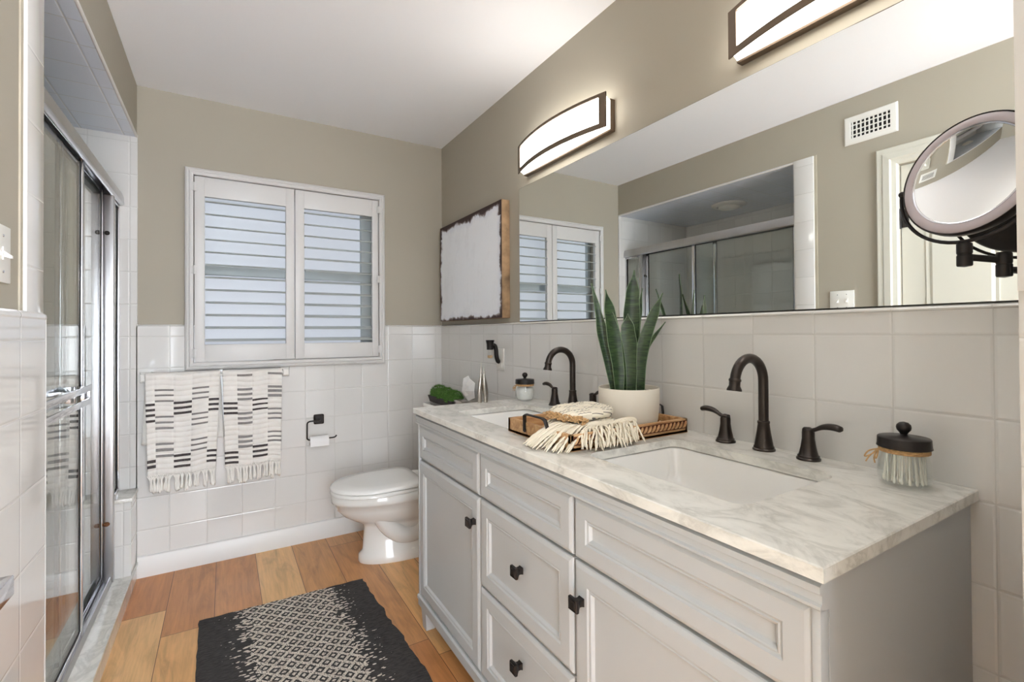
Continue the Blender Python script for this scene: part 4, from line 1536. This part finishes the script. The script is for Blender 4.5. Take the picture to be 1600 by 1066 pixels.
G = lambda *r: [(x_, 1) for x_ in r]
D = lambda *r: [(x_, 2) for x_ in r]
hung_towel('hanging_towel', 'white striped fringed towel on the rail nearer the shower', -1.572, -1.262, -.004, .497,
           [(.12, D(5.3, 6.3, 7.3, 8.4, 16, 17)), (.245, G(2.6, 3.6, 4.7, 7.7, 8.8, 9.9, 12.9, 14, 15.1)), (.245, D(5.1, 6.1, 7.1, 15.3, 16.3, 17.4)), (.24, G(2.6, 3.6, 4.6, 7.6, 8.6, 9.6, 12.6, 13.6, 14.6)), (.15, D(5.1, 6.1, 7.1, 15.3, 16.3, 17.3))],
           .66, 'striped towels on the rail', 1, .10)
hung_towel('hanging_towel', 'white striped fringed towel on the rail nearer the paper holder', -1.252, -.972, .002, .500,
           [(.23, D(6.1, 7.1, 8.1, 16.1, 17.1, 18.1)), (.26, G(.4, 3.3, 4.3, 5.3, 8.2, 9.2, 10.2, 13, 14, 15)), (.255, D(5.6, 6.6, 7.6, 15.3, 16.3, 17.3)), (.255, G(.3, 3.1, 4, 5, 7.8, 8.8, 9.8, 12.6, 13.6, 14.5))],
           .70, 'striped towels on the rail', 2, .07)

# ------------------------------------------------------------------ paper holder and roll
ph = thing('toilet_paper_holder', 'black square-plate toilet paper holder on the back tiled wall', 'paper holder', (-.775, 0, .69))
b = MB()
cx, cz = -.772, .698
b.rings([[(cx + x, y, cz + z) for x, z in rrect(0, 0, w_, w_, .007, 4)] for y, w_ in ((-.0002, .028), (-.008, .028), (-.011, .025), (-.012, .022), (-.016, .020))])
b.build('wall_plate', 'black', ph, smooth=40)
b = MB()
pts = smoothpath([(cx, -.014, cz), (cx, -.040, cz), (cx - .008, -.052, cz), (cx - .02, -.054, cz)], 4) + smoothpath([(cx - .055, -.054, cz - .001), (cx - .066, -.054, cz - .006), (cx - .070, -.054, cz - .016)], 4) + \
    smoothpath([(cx - .070, -.054, cz - .085), (cx - .069, -.054, cz - .098), (cx - .060, -.054, cz - .106)], 4) + smoothpath([(cx + .070, -.054, cz - .106), (cx + .082, -.054, cz - .103), (cx + .090, -.054, cz - .094)], 4)
b.tube(pts, .0042, 10)
b.build('arm', 'black', ph, smooth=60)
rl = thing('toilet_paper_roll', 'small white toilet paper roll hanging on the black holder', 'toilet paper', (-.775, -.054, .57))
b = MB()
b.lathe((cx - .056, -.054, cz - .112), [(.0085, 0), (.024, 0), (.0245, .002), (.0245, .098), (.024, .100), (.0085, .100), (.0085, 0)], 32, (1, 0, 0), cap0=False, cap1=False)
b.box(cx - .056, cx + .044, -.0795, -.0785, cz - .142, cz - .112)
b.build('paper', 'paper', rl, smooth=50)

# ------------------------------------------------------------------ rug
b = MB()
rs = []
random.seed(2)
n = 44
rows = []
for j in range(n + 1):
    v = j / n
    y = -.590 - 1.12 * v
    xl = -1.335 + .012 * v * 1.3 + random.uniform(-.002, .002)
    xr = -.672 + .055 * v + random.uniform(-.004, .004) + .003 * sin(v * 30)
    rows.append((y, xl, xr))
top, bot = [], []
nx = 26
bm = b.bm
gt = [[bm.verts.new((xl + (xr - xl) * i / nx, y - .012 * (i / nx), .009 + (.0012 * sin(i * 1.9 + j * 1.3)) - (.004 if i in (0, nx) or j in (0, n) else 0))) for i in range(nx + 1)] for j, (y, xl, xr) in enumerate(rows)]
gb = [[bm.verts.new((v.co.x, v.co.y, .0006)) for v in r_] for r_ in gt]
for j in range(n):
    for i in range(nx):
        bm.faces.new((gt[j][i], gt[j + 1][i], gt[j + 1][i + 1], gt[j][i + 1]))
        bm.faces.new((gb[j][i], gb[j][i + 1], gb[j + 1][i + 1], gb[j + 1][i]))
for j in range(n):
    for i in (0, nx): bm.faces.new((gt[j][i], gt[j + 1][i], gb[j + 1][i], gb[j][i]))
for i in range(nx):
    for j in (0, n): bm.faces.new((gt[j][i], gt[j][i + 1], gb[j][i + 1], gb[j][i]))
rg_ = b.build('rug', 'rug', smooth=60)
tag(rg_, 'charcoal woven rug with a cream diamond pattern on the wood floor', 'rug')
